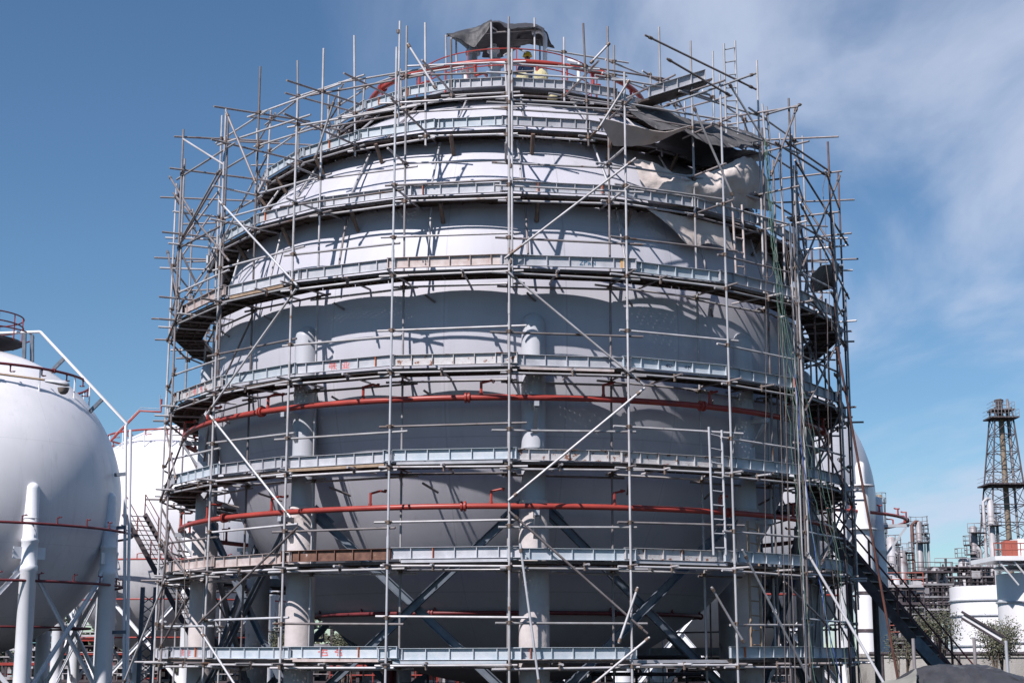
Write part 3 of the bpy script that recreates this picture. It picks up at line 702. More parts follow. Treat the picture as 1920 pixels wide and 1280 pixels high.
# ------------------------------------------------------------------ cloths
def cloth(name, label, rows, m, r=None, sub=6, amp=.05, freq=1.6, th=.012, seed=0, cat='tarpaulin', ridge=.04):
    P = [[Vector(x) for x in row] for row in rows]
    def cr(p0, p1, p2, p3, t):
        return .5 * ((2 * p1) + (p2 - p0) * t + (2 * p0 - 5 * p1 + 4 * p2 - p3) * t * t + (3 * p1 - p0 - 3 * p2 + p3) * t ** 3)
    def dense(l, n):
        o = []
        for i in range(len(l) - 1):
            a = l[max(i - 1, 0)]; d = l[min(i + 2, len(l) - 1)]
            for j in range(n): o.append(cr(a, l[i], l[i + 1], d, j / n))
        return o + [l[-1]]
    A = [dense(row, sub) for row in P]; B = [dense([A[i][j] for i in range(len(A))], sub) for j in range(len(A[0]))]
    G = [[B[j][i] for j in range(len(B))] for i in range(len(B[0]))]
    from mathutils import noise
    for row in G:
        for i, p in enumerate(row):
            q = p * freq + Vector((seed * 7.1, 0, 0)); row[i] = p + Vector((noise.noise(q), noise.noise(q + Vector((9, 0, 0))), noise.noise(q + Vector((0, 9, 0))))) * amp + Vector((0, noise.noise(q * 3) * amp * .5 + ridge * (abs(noise.noise(Vector((q.x * 2.6 + q.z * 1.1, q.y * 2, q.z * .7 + 3)))) + .45 * abs(noise.noise(Vector((q.x * 1.2 - q.z * 3.4, q.y, q.x * 2.0))))), noise.noise(q * 3.3) * amp * .3 - ridge * .6 * abs(noise.noise(q * 2.6))))
    b = MB(); b.grid(G, th); o = b.build(name, m, None, G[0][0]); tag(o, label, cat); return o
cloth('shade_net', 'dark grey shade net slung over tubes at the right shoulder of the tank', [[on_cyl(x, y, 6.7) for x, y in ((1192, 187), (1240, 203), (1300, 226), (1362, 232), (1442, 264))],
      [on_cyl(x, y, 7.6) for x, y in ((1186, 206), (1238, 226), (1296, 246), (1350, 250), (1436, 272))], [on_cyl(x, y, 7.9) for x, y in ((1184, 214), (1228, 238), (1290, 250), (1330, 270), (1404, 280))]], 'shade_net', amp=.09)
cloth('canvas_sheet', 'beige canvas strip sagging under the dark net with its left tail loose', [[on_cyl(x, y, 8.2) for x, y in ((1122, 221), (1183, 233), (1230, 244), (1262, 243), (1296, 236))],
      [on_cyl(x, y, 8.0) for x, y in ((1136, 248), (1182, 254), (1222, 258), (1258, 250), (1290, 240))], [on_cyl(x, y, 7.8) for x, y in ((1152, 272), (1181, 273), (1214, 271), (1250, 258), (1284, 243))]], 'canvas', amp=.03)
cloth('shade_net', 'black net sagging below the beige canvas strip at the right shoulder', [[on_cyl(x, y, 7.5) for x, y in ((1262, 246), (1296, 240), (1345, 262), (1398, 282), (1440, 284))],
      [on_cyl(x, y, 7.2) for x, y in ((1240, 266), (1290, 274), (1345, 284), (1400, 292), (1436, 296))], [on_cyl(x, y, 6.9) for x, y in ((1230, 272), (1270, 288), (1316, 308), (1380, 306), (1432, 302))]], 'black_tarp', amp=.06, seed=4)
cloth('canvas_sheet', 'large wrinkled beige canvas hung behind the rail at the right of the tank', [[on_cyl(x, y, r) for x, y, r in ((1186, 296, 7.3), (1230, 304, 7.35), (1262, 320, 7.45), (1300, 326, 7.6), (1338, 316, 7.7), (1370, 303, 7.75), (1400, 291, 7.8), (1422, 306, 7.7), (1436, 330, 7.5))],
      [on_cyl(x, y, r) for x, y, r in ((1196, 325, 7.32), (1236, 330, 7.45), (1264, 340, 7.55), (1302, 342, 7.82), (1340, 335, 7.78), (1372, 325, 7.9), (1401, 318, 7.86), (1426, 326, 7.7), (1438, 340, 7.5))],
      [on_cyl(x, y, r) for x, y, r in ((1204, 350, 7.35), (1242, 356, 7.5), (1272, 360, 7.72), (1304, 362, 7.7), (1342, 358, 7.86), (1374, 352, 7.75), (1403, 348, 7.86), (1429, 352, 7.65), (1441, 358, 7.5))],
      [on_cyl(x, y, r) for x, y, r in ((1216, 380, 7.35), (1252, 388, 7.45), (1278, 392, 7.5), (1304, 391, 7.58), (1342, 390, 7.5), (1376, 388, 7.6), (1404, 387, 7.62), (1432, 391, 7.6), (1446, 394, 7.5))]], 'canvas', amp=.02, freq=1.6, seed=2, sub=7, ridge=.13)
cloth('canvas_sheet', 'torn beige canvas lying flat on the shell under the right deck', [[on_cyl(x, y, 7.62) for x, y in ((1212, 390), (1262, 400), (1320, 412), (1366, 424))],
      [on_cyl(x, y, 7.62) for x, y in ((1236, 408), (1286, 432), (1330, 436), (1370, 448))], [on_cyl(x, y, 7.64) for x, y in ((1262, 424), (1296, 462), (1332, 456), (1374, 470))]], 'canvas', amp=.03, seed=5)
cloth('canvas_sheet', 'narrow dark net draped at the far right edge of the scaffold', [[on_cyl(x, y, 8.5) for x, y in ((1522, 512), (1545, 496), (1575, 494))], [on_cyl(x, y, 8.3) for x, y in ((1520, 530), (1545, 522), (1572, 520))],
      [on_cyl(x, y, 8.1) for x, y in ((1520, 548), (1540, 545), (1566, 540))]], 'shade_net', amp=.04, seed=8)
# canopy on the summit
can = thing('canopy', 'black torn canopy on a tube frame at the very top of the tank', 'canopy', tuple(at(930, 110, 39)))
for (x, y, Y, y2) in ((836, 66, 38.4, 165), (921, 42, 38.1, 130), (1002, 34, 38.6, 140), (846, 66, 40.8, 160), (1012, 70, 40.6, 160), (936, 50, 41, 160), (855, 66, 38.7, 140)):
    MB().tube(at(x, y, Y), at(x + 1, y2, Y), TB, 8).build('post', 'tube', can)
MB().tube(at(836, 68, 38.4), at(1004, 56, 38.6), TB, 8).build('rafter', 'tube_dull', can); MB().tube(at(846, 72, 40.8), at(1012, 74, 40.6), TB, 8).build('rafter', 'tube_dull', can); MB().tube(at(921, 50, 38.1), at(936, 60, 41), TB, 8).build('rafter', 'tube', can)
MB().tube(at(945, 104, 38.4), at(975, 88, 40), TB, 8).build('strut', 'tube', can); MB().tube(at(985, 98, 38.4), at(965, 88, 40), TB, 8).build('strut', 'tube', can)
def can_cloth(rows, amp, seed):
    o = cloth('cover', 'x', rows, 'black_tarp', amp=amp, freq=2.2, seed=seed)
    del o['label']; del o['category']; loc = o.location.copy(); o.parent = can; o.location = loc - can.location
can_cloth([[at(x, y, 38.1) for x, y in ((847, 70), (862, 73), (887, 90), (905, 70), (922, 44))], [at(x, y, 38.5) for x, y in ((838, 62), (862, 58), (886, 52), (905, 46), (922, 40))], [at(x, y, 41) for x, y in ((850, 72), (866, 84), (886, 96), (905, 98), (925, 98))]], .06, 1)
can_cloth([[at(x, y, 38.4) for x, y in ((920, 42), (936, 44), (950, 52), (975, 50), (1000, 50), (1018, 58))], [at(x, y, 39.6) for x, y in ((920, 44), (938, 42), (955, 47), (978, 47), (1002, 48), (1022, 56))], [at(x, y, 41.3) for x, y in ((905, 106), (936, 110), (955, 98), (978, 88), (1000, 84), (1040, 92))]], .06, 2)

# ------------------------------------------------------------------ ropes
def rope(label, pts, r, m, group, sag=.03, seed=0):
    rr = random.Random(seed); P = []
    for (a, b_) in zip(pts, pts[1:]):
        for t in range(6): P.append(a.lerp(b_, t / 6) + Vector((rr.uniform(-1, 1) * sag, rr.uniform(-1, 1) * sag, 0)))
    P.append(pts[-1]); b = MB(); b.path(P, r, 5); o = b.build('rope', m, None, P[-1]); tag(o, label, 'rope', group)
gb = 'green ropes hanging down the right flank of the scaffold'
for i in range(6):
    dx = (i - 2.5) * 1.5; far_ = (i % 3) * 20; ends = ((1530, 1285), (1608, 1200), (1616, 1285), (1572, 1285), (1612, 1120), (1590, 1285))[i]
    pts = [on_cyl(1437 + dx, 258 + i * 5, 8.9), on_cyl(1446 + dx, 420, 8.95), on_cyl(1461 + dx * 1.4, 545, 9.0), on_cyl(1478 + dx * 2 + far_ * .3, 700, 9.05), on_cyl(1500 + dx * 2.4 + far_, 890, 9.1), on_cyl((1500 + far_ + ends[0]) / 2 + dx * 3, (890 + ends[1]) / 2, 9.15), on_cyl(ends[0], ends[1], 9.2)]
    rope('thin green rope in the bundle hanging down the right flank', pts, .0075, 'rope_green', gb, .035, i)
for i, (xa, ya, xb, yb) in enumerate(((1456, 300, 1592, 1285), (1462, 320, 1560, 1285), (1545, 330, 1560, 620), (1548, 560, 1578, 1200))):
    rope('slack grey cord hanging among the right flank tubes', [on_cyl(xa, ya, 8.95), on_cyl((xa + xb) / 2 - 6, (ya + yb) / 2, 9.0), on_cyl(xb, yb, 9.05)], .008, 'rope_grey', 'grey cords on the right flank', .03, 20 + i)
gd = 'brown hoist ropes hanging plumb before the right decks'
for i, (xa, ya, xb, yb) in enumerate(((1437, 500, 1433, 1285), (1459, 560, 1474, 1285), (1466, 600, 1492, 1285), (1473, 560, 1481, 1285), (1482, 640, 1512, 1285))):
    rope('brown hoist rope hanging plumb in front of the right decks', [on_cyl(xa, ya, 8.95), on_cyl((xa + xb) / 2, (ya + yb) / 2, 8.98), on_cyl(xb, yb, 9.0)], .006 + .003 * (i % 3), 'rope_grey', gd, .012, 40 + i)
rope('blue rope running down beside the pale right-hand standard', [on_cyl(1490, 690, 9.0), on_cyl(1501, 820, 9.0), on_cyl(1518, 960, 9.05), on_cyl(1545, 1140, 9.1), on_cyl(1578, 1285, 9.15)], .012, 'rope_blue', None, .012, 60)
rope('thin dark cord hanging past the left end of the decks', [on_cyl(346, 960, 8.9), on_cyl(346, 1100, 8.9), on_cyl(347, 1250, 8.9)], .008, 'rope_grey', None, .004, 61)
b = MB(); c = on_cyl(1438, 508, 8.9); b.path([c + Vector((.13 * math.cos(t * .524), -.02, .16 * math.sin(t * .524))) for t in range(12)], .01, 5, True); tag(b.build('cable_coil', 'dark_steel', None, c), 'black cable loop hung on a guard rail at right', 'cable')

# ------------------------------------------------------------------ worker and sacks at the summit
def skin(name, verts, edges, radii, m, parent, sub=1):
    me = bpy.data.meshes.new(name); me.from_pydata(verts, edges, []); o = bpy.data.objects.new(name, me); COL.objects.link(o)
    sk = o.modifiers.new('skin', 'SKIN'); sk.use_smooth_shade = True
    for i, r in enumerate(radii): me.skin_vertices[0].data[i].radius = (r, r)
    me.skin_vertices[0].data[0].use_root = True
    sb = o.modifiers.new('sub', 'SUBSURF'); sb.levels = sub; sb.render_levels = sub
    me.materials.append(M[m]); o.parent = parent; return o
wp = at(989, 107, 39.5); wz = wp.z - 1.66
per = thing('person', 'person in blue shirt and yellow hard hat working at the tank summit', 'person', (wp.x, wp.y, wz))
V = [(0, 0, .92), (0, .0, 1.1), (0, 0, 1.32), (0, 0, 1.44), (0, -.01, 1.5), (0, -.02, 1.58), (0, -.02, 1.67),
     (-.1, 0, .86), (-.11, -.02, .48), (-.11, .02, .09), (-.12, -.12, .04), (.1, 0, .86), (.12, -.03, .48), (.12, .02, .09), (.13, -.12, .04),
     (-.19, 0, 1.40), (-.24, -.06, 1.14), (-.18, -.26, 1.0), (-.17, -.34, 1.0), (.19, 0, 1.40), (.25, -.05, 1.14), (.2, -.25, 1.02), (.19, -.33, 1.02)]
E = [(0, 1), (1, 2), (2, 3), (3, 4), (4, 5), (5, 6), (0, 7), (7, 8), (8, 9), (9, 10), (0, 11), (11, 12), (12, 13), (13, 14), (3, 15), (15, 16), (16, 17), (17, 18), (3, 19), (19, 20), (20, 21), (21, 22)]
Rr = [.13, .125, .15, .09, .055, .085, .08, .085, .06, .045, .04, .085, .06, .045, .04, .055, .045, .035, .035, .055, .045, .035, .035]
for hx, s_ in ((18, -1), (22, 1)):
    bx, by, bz = V[hx]
    for j, (ox, oz, ln) in enumerate(((-.03, .0, .07), (-.01, .005, .08), (.01, .004, .075), (.03, -.004, .06), (.035 * -s_, -.03, .05))):
        n = len(V); V.append((bx + ox, by - .03, bz + oz)); V.append((bx + ox, by - .03 - ln * .6, bz + oz - .01)); V.append((bx + ox, by - .03 - ln, bz + oz - .035))
        E += [(hx, n), (n, n + 1), (n + 1, n + 2)]; Rr += [.01, .009, .008]
skin('body', V, E, Rr, 'skin', per, 1)
skin('shirt', [(0, 0, .95), (0, 0, 1.12), (0, 0, 1.32), (0, 0, 1.43), (-.19, 0, 1.40), (-.24, -.06, 1.15), (.19, 0, 1.40), (.25, -.05, 1.15)], [(0, 1), (1, 2), (2, 3), (3, 4), (4, 5), (3, 6), (6, 7)], [.15, .145, .17, .1, .075, .062, .075, .062], 'blue_cloth', per, 1)
skin('trousers', [(0, 0, .96), (-.1, 0, .86), (-.11, -.02, .48), (-.11, .02, .1), (.1, 0, .86), (.12, -.03, .48), (.12, .02, .1)], [(0, 1), (1, 2), (2, 3), (0, 4), (4, 5), (5, 6)], [.145, .105, .08, .065, .105, .08, .065], 'dark_cloth', per, 1)
b = MB(); b.lathe((0, -.02, 1.67), [(.118, -.012), (.135, -.006), (.118, .012), (.114, .05), (.096, .095), (.055, .125), (.001, .135)], 20); o = b.build('hard_hat', 'yellow', None); o.parent = per
b = MB(); b.lathe((0, -.105, 1.6), [(.001, -.03), (.018, -.02), (.012, .02), (.001, .04)], 8); b.lathe((-.03, -.1, 1.63), [(.001, -.01), (.01, 0), (.001, .01)], 6); b.lathe((.03, -.1, 1.63), [(.001, -.01), (.01, 0), (.001, .01)], 6); o = b.build('face', 'dark_cloth', None); o.parent = per
def sack(px, py, Y, rx, h, label):
    p = at(px, py, Y); b = MB(); from mathutils import noise
    b.lathe((0, 0, 0), [(.001, 0), (rx, .02), (rx * 1.05, h * .4), (rx * .8, h * .8), (rx * .3, h), (.001, h)], 20)
    for i, v in enumerate(b.v): b.v[i] = Vector((v.x, v.y * .7, v.z)) * (1 + .18 * noise.noise(v * 6 + Vector((px, 0, 0)))) + p - UP * h * .6
    tag(b.build('sack', 'yellow_sack', None, p), label, 'sack', 'yellow sacks at the summit')
sack(980, 142, 36.2, .16, .22, 'small yellow sack lying below the red nozzle on the top deck'); sack(1014, 138, 36.3, .17, .3, 'bigger heaped yellow sack on the top deck beside the white vent pipe')
sack(1036, 180, 35.4, .12, .16, 'yellow bundle tucked under the top deck')

# ------------------------------------------------------------------ neighbouring white tanks
t1 = Vector((-26.12, 73.5, 0)); z1 = CZ + 6.95
A = sphere_tank('gas_sphere', 'white spherical gas tank nearest the left edge with a pale pipe over it', t1, 7.35, z1, 43, 'white_shell', 'white_leg', .33, 9, None, 'white_leg', .42, .5, .2)
spray_ring(t1, 7.95, CZ + 5.45, .06, A, 'dark_red', step=12, ph=2, flanges=(10,)); spray_ring(t1, 7.6, CZ + 3.0, .06, A, 'dark_red', step=14, ph=4)
spray_ring(t1, 6.2, CZ + 1.05, .05, A, 'dark_red', nozzles=False); spray_ring(t1, 5.6, CZ + 12.75, .065, A, 'dark_red', step=16, ph=5, flanges=(28, 60), up=-1)
for a in range(4, 364, 24): MB().tube(pol(5.6, R(a), CZ + 11.2, t1), pol(5.6, R(a), CZ + 12.75, t1), .04, 6).build('ring_post', 'white_leg', A)
b = MB(); b.lathe((t1.x, t1.y, CZ + 14.62), [(.001, 0), (2.3, 0), (2.3, .1), (.001, .1)], 40); pf = b.build('top_platform', 'dark_steel', A)
for z_ in (15.15, 15.55, 16.0): MB().ring(t1, 2.3 + (.5 if z_ < 15.2 else 0), CZ + z_ - .1, .035, 48, 6).build('hand_rail', 'dark_red', pf)
b = MB()
for a in range(0, 360, 24): b.tube(pol(2.3, R(a), CZ + 14.6, t1), pol(2.3, R(a), CZ + 15.9, t1), .03, 6)
b.build('rail_post', 'red_paint', pf)
for k, x in ((0, 0), (1, 8)):
    b = MB(); b.path([at(-60, 627, 73), at(74, 622, 73), at(76, 622.5, 73), at(238, 794, 73), at(240 + x * .4 - 4, 798, 73), at(236 + x - 4, 1290, 73)] if k == 0 else [at(245, 805, 73), at(238, 1290, 73)], .075, 10)
    b.build('riser_pipe', 'white_paint', A)
for (x0, y0, x1, y1) in ((46, 626, 45, 672), (120, 672, 92, 700), (192, 748, 165, 775), (215, 890, 236, 888), (205, 990, 236, 988), (205, 1185, 236, 1184), (60, 628, 60, 678)):
    MB().beam(at(x0, y0, 73), at(x1, y1, 73), .16, .16, Vector((0, 1, 0))).build('pipe_support', 'blue_steel', A)
t2 = Vector((-20.9, 99.6, 0))
B_ = sphere_tank('gas_sphere', 'white spherical gas tank half hidden behind the left end of the scaffold', t2, 7.6, TC, 14, 'white_shell', 'white_leg', .33, 9, None, 'white_leg', .42, .5, .2)
spray_ring(t2, 8.1, CZ + 5.3, .06, B_, 'red_paint', step=14, ph=2); spray_ring(t2, 7.6, CZ + 3.0, .05, B_, 'red_paint', nozzles=False); spray_ring(t2, 6.2, CZ + .8, .05, B_, 'red_paint', nozzles=False)
spray_ring(t2, 5.2, CZ + 13.4, .06, B_, 'red_paint', step=16, ph=5, up=-1)
for a in range(0, 360, 20): MB().tube(pol(5.2, R(a), CZ + 11.8, t2), pol(5.2, R(a), CZ + 13.4, t2), .04, 6).build('ring_post', 'white_leg', B_)
MB().path([at(208, 826, 96), at(262, 770, 96), at(302, 772, 96), at(303, 748, 96)], .07, 8).build('riser_pipe', 'red_paint', B_)
MB().path([at(212, 818, 96), at(264, 764, 96), at(300, 766, 96), at(300, 740, 96)], .025, 6).build('conduit', 'grey_steel', B_)
t3 = Vector((9.95, 75, 0))
C_ = sphere_tank('gas_sphere', 'white spherical gas tank peeking out behind the right side of the scaffold', t3, 7.5, CZ + 6.85, 38, 'white_shell', 'white_leg', .33, 9, None, 'white_leg', .42, .5, .2)
spray_ring(t3, 8.85, CZ + 6.0, .075, C_, 'red_paint', step=13, ph=7, flanges=(75, 40)); spray_ring(t3, 7.6, CZ + 2.4, .05, C_, 'red_paint', nozzles=False)
for k in range(9):
    a = R(38 + 40 * k); MB().beam(pol(7.7, a, CZ + 5.8, t3), pol(8.95, a, CZ + 5.8, t3), .12, .14).build('ring_bracket', 'grey_steel', C_); MB().beam(pol(7.8, a, CZ + 4.4, t3), pol(8.8, a, CZ + 5.7, t3), .1, .1).build('ring_bracket', 'grey_steel', C_)
# tall capped riser beside tank three
p = at(1629, 1250, 68); b = MB(); p.z = 0
b.lathe(p, [(.42, 0), (.42, CZ + 5.2), (.62, CZ + 5.2), (.62, CZ + 5.26), (.36, CZ + 5.26), (.34, CZ + 7.1), (.6, CZ + 7.1), (.6, CZ + 7.15), (.2, CZ + 7.15), (.22, CZ + 7.9), (.16, CZ + 8.15), (.001, CZ + 8.22)], 28)
vs = thing('vent_stack', 'white flanged vent stack standing right of the scaffold', 'vent stack', tuple(p)); b.build('stack', 'white_paint', vs)
for z_ in (1.6, 3.4, 5.0): MB().lathe(p, [(.44, z_), (.44, z_ + .14)], 28).build('band', 'dark_steel', vs)

# ------------------------------------------------------------------ stairs
def stair(name, label, p0, p1, wv, n, m_s, m_r, m_t, rail=1.0, tread=.26, ms2=None):
    p0 = Vector(p0); p1 = Vector(p1); wv = Vector(wv); root = thing(name, label, 'staircase', (p1.x, p1.y, 0)); d = (p1 - p0)
    for s_ in (0, 1):
        MB().beam(p0 + wv * s_, p1 + wv * s_, .06, .28, UP).build('stringer', m_s, root)
        rl = MB().use(m_r)
        rl.path([p0 + wv * s_ + UP * rail, p1 + wv * s_ + UP * rail], .028, 6); rl.path([p0 + wv * s_ + UP * rail * .55, p1 + wv * s_ + UP * rail * .55], .02, 6); ro = rl.build('hand_rail', None, root)
        k = max(3, int(d.length / 1.5))
        for i in range(k + 1):
            q = p0.lerp(p1, i / k) + wv * s_; MB().beam(q, q + UP * rail, .06, .06, Vector((0, 1, 0))).build('rail_post', m_r, ro)
    h = Vector((d.x, d.y, 0)).normalized()
    for i in range(n):
        q = p0.lerp(p1, (i + .5) / n); MB().box(q + wv / 2, wv / 2, h * (tread / 2), UP * .018).build('tread', m_t, root)
    return root
a_, b_ = at(1530, 980, 46), at(1775, 1275, 45); bb = b_ + (b_ - a_).normalized() * 1.6
s1 = stair('staircase', 'dark brown steel staircase climbing left behind the right end of the scaffold', a_, bb, (.62, 1.0, 0), 22, 'dark_steel', 'brown_steel', 'dark_steel', 1.0)
MB().beam(at(1715, 1198, 44.6), at(1775, 1262, 44.6), .05, .3).build('side_plate', 'blue_steel', s1)
for (x, y, Y) in ((1590, 1060, 46.5), (1640, 1110, 46.5)):
    p = at(x, y, Y); MB().tube((p.x, p.y, 0), p, .1, 8).build('column', 'dark_steel', s1)
s2 = stair('staircase', 'dark steel staircase beside the second white tank at left', at(232, 962, 84), at(385, 1240, 82), (1.0, .6, 0), 30, 'dark_steel', 'brown_steel', 'dark_steel', 1.1)
p = at(278, 1090, 83); b = MB(); q0 = at(268, 1100, 82); q1 = at(292, 1100, 82)
lc = thing('lattice_column', 'dark blue laced steel column holding up the left staircase', 'column', (p.x, p.y, 0))
for q in (q0, q1): MB().abox(q.x - .1, q.x + .1, q.y - .1, q.y + .1, 0, q.z).build('flange', 'blue_steel', lc)
b = MB(); z = 0.
while z < q0.z - .5:
    b.beam((q0.x, q0.y, z), (q1.x, q1.y, z + .5), .05, .03, Vector((0, 1, 0))); b.beam((q1.x, q1.y + .03, z), (q0.x, q0.y + .03, z + .5), .05, .03, Vector((0, 1, 0))); z += .5
b.build('lacing', 'blue_steel', lc)

# ------------------------------------------------------------------ lamps
lp = thing('street_lamp', 'street lamp with a boat-shaped head reaching in before the left tank', 'street lamp', (at(-160, 700, 46).x, 46, 0))
MB().tube((at(-160, 700, 46).x, 46, 0), at(-160, 686, 46), .08, 10, .06).build('pole', 'grey_steel', lp)
MB().path([at(-160, 686, 46), at(0, 701, 46), at(84, 712, 46)], .035, 8).build('arm', 'timber', lp)
hd = at(106, 718, 46); b = MB()
prof = [(.001, -.36), (.07, -.34), (.11, -.15), (.15, .12), (.16, .25), (.11, .36), (.001, .4)]
b.lathe((0, 0, 0), prof, 20)
rot = Matrix.Rotation(R(90), 3, 'Y') @ Matrix.Identity(3)
b.v = [hd + Vector((v.z, v.y, v.x * (.75 if v.x > 0 else .35))) + Vector((0, 0, -v.z * .16)) for v in b.v]
hdo = b.build('lamp_head', 'galv', lp); b = MB(); b.lathe((0, 0, 0), [(.001, -.2), (.07, -.19), (.13, -.13), (.165, 0), (.001, .005)], 20); q = at(119, 727, 46); b.v = [q + Vector((v.x * 1.1, v.y, v.z)) for v in b.v]; b.build('lamp_bowl', 'lamp_glass', hdo)
p = at(1886, 1200, 52); fl = thing('area_light', 'slanted twin-bar site light on a post in front of the white tanks', 'site light', (p.x, p.y, 0))
MB().tube((p.x, p.y, 0), p, .055, 10).build('pole', 'grey_steel', fl)
for (a0, a1) in (((1803, 1146), (1884, 1194)), ((1803, 1158), (1882, 1206))): MB().beam(at(*a0, 52), at(*a1, 52), .07, .07, Vector((0, 1, 0))).build('arm', 'dark_steel', fl)
MB().beam(at(1806, 1153, 52.05), at(1878, 1198, 52.05), .04, .13, Vector((0, 0, 1))).build('lamp_panel', 'white_paint', fl)

# ------------------------------------------------------------------ foreground sheeted heap and posts, wall
rows = []
for (Y, pts) in ((20.2, ((1650, 1330), (1690, 1325), (1726, 1318), (1790, 1320), (1850, 1322), (1960, 1330))), (21.2, ((1655, 1290), (1692, 1274), (1722, 1256), (1790, 1256), (1850, 1258), (1960, 1292))),
                 (22, ((1662, 1285), (1695, 1266), (1724, 1252), (1790, 1250), (1845, 1250), (1955, 1282))), (23.5, ((1690, 1275), (1710, 1264), (1730, 1256), (1790, 1254), (1845, 1254), (1955, 1280))), (25, ((1700, 1300), (1720, 1300), (1735, 1300), (1790, 1300), (1845, 1300), (1955, 1310)))):
    rows.append([at(x, y, Y) for x, y in pts])
cloth('tarpaulin', 'black tarpaulin over a heap in the bottom right corner', rows, 'black_tarp', amp=.05, freq=2.4, seed=11, th=.01, ridge=.13, sub=10)
cloth('plastic_sheet', 'pale grey plastic sheet at the left edge of the black tarpaulin', [[at(x, y, 21.0) for x, y in ((1648, 1284), (1690, 1268), (1720, 1250))], [at(x, y, 20.4) for x, y in ((1640, 1310), (1685, 1300), (1720, 1280))], [at(x, y, 20.0) for x, y in ((1630, 1340), (1685, 1335), (1722, 1325))]], 'grey_sheet', amp=.04, seed=13, cat='sheet', ridge=.1, sub=9)
for (x, y, Y, lab) in ((1712, 1196, 22.4, 'grey post at the left corner of the black tarpaulin'), (1826, 1194, 22.6, 'grey post sticking up behind the middle of the black tarpaulin')):
    p = at(x, y, Y); tag(MB().tube((p.x, p.y, 0), p, .025, 8).build('post', 'tube_dull', None, (p.x, p.y, 0)), lab, 'post', 'posts by the tarpaulin')
wl = at_z(1650, 1232, 2.35); x0 = at(1590, 1232, 66).x; x1 = at(2100, 1232, 66).x
wt = thing('boundary_wall', 'stained concrete boundary wall behind the right staircase', 'wall', ((x0 + x1) / 2, 66, 0))
MB().abox(x0, x1, 66, 66.2, 0, 2.35).build('panel', 'old_wall', wt); MB().abox(x0, x1, 65.95, 66.25, 2.35, 2.5).build('coping', 'old_wall', wt)
pr = thing('pipe_rail', 'dark pipe rail running in front of the concrete boundary wall', 'rail', ((x0 + x1) / 2, 62, 0))
MB().tube((x0, 62, 2.5), (x1, 62, 2.5), .08, 8).build('rail', 'dark_steel', pr); MB().tube((x0, 62, 1.2), (x1, 62, 1.2), .06, 8).build('rail', 'dark_steel', pr)
x = x0 + .5
while x < x1: MB().tube((x, 62, 0), (x, 62, 2.5), .06, 6).build('post', 'dark_steel', pr); x += 3

# ------------------------------------------------------------------ trees
def tree(label, px, py, Y, rx, rz, n, seed, dense=1., cat='tree'):
    rr = random.Random(seed); c = at(px, py, Y); root = thing('tree', label, cat, (c.x, c.y, 0), 'young trees inside the refinery fence'); b = MB(); tips = []
    h = c.z
    nst = 4
    for i in range(nst):
        a = math.tau * i / nst + rr.random(); base = Vector((c.x + .12 * math.cos(a), c.y + .12 * math.sin(a), 0)); m = Vector((c.x + rx * .35 * math.cos(a), c.y + rx * .35 * math.sin(a), h * .6))
        b.tube(base, m, .05, 6, .035)
        for j in range(4):
            a2 = a + rr.uniform(-1, 1); t = Vector((c.x + rx * rr.uniform(.4, .95) * math.cos(a2), c.y + rx * rr.uniform(.4, .95) * math.sin(a2), c.z + rz * rr.uniform(-.6, .9)))
            q = m.lerp(t, .5) + Vector((0, 0, .15)); b.tube(m, q, .032, 5, .02); b.tube(q, t, .02, 5, .006); tips.append(t); tips.append(q.lerp(t, .6))
    b.build('trunk', 'bark', root)
    f = MB()
    for i in range(n):
        t = rr.choice(tips); s_ = rx * .27; p = t + Vector((rr.gauss(0, s_), rr.gauss(0, s_), rr.gauss(0, s_ * .9)))
        u = Vector((rr.gauss(0, 1), rr.gauss(0, 1), rr.gauss(0, 1))).normalized(); v = u.orthogonal().normalized(); sz = rr.uniform(.028, .065)
        f.use('leaf_a' if rr.random() < .55 else 'leaf_b'); k = len(f.v); f.v += [p - u * sz, p + v * sz * .45, p + u * sz, p - v * sz * .45]; f._f((k, k + 1, k + 2, k + 3))
    f.build('crown', None, root)
tree('straggly grey-green tree between the brown staircase and the white tanks', 1752, 1176, 58, .75, .7, 3000, 1)
tree('bushy olive tree below the slanted site light', 1872, 1202, 60, .75, .6, 4600, 2)
tree('small bare tree seen through the posts under the right staircase', 1690, 1212, 60, .5, .6, 900, 3)
tree('pale shrub glimpsed under the belly of the big tank', 650, 1212, 62, .5, .4, 2600, 4)
tree('green bush far under the tank beside a concrete leg', 528, 1206, 64, .5, .5, 2000, 5)

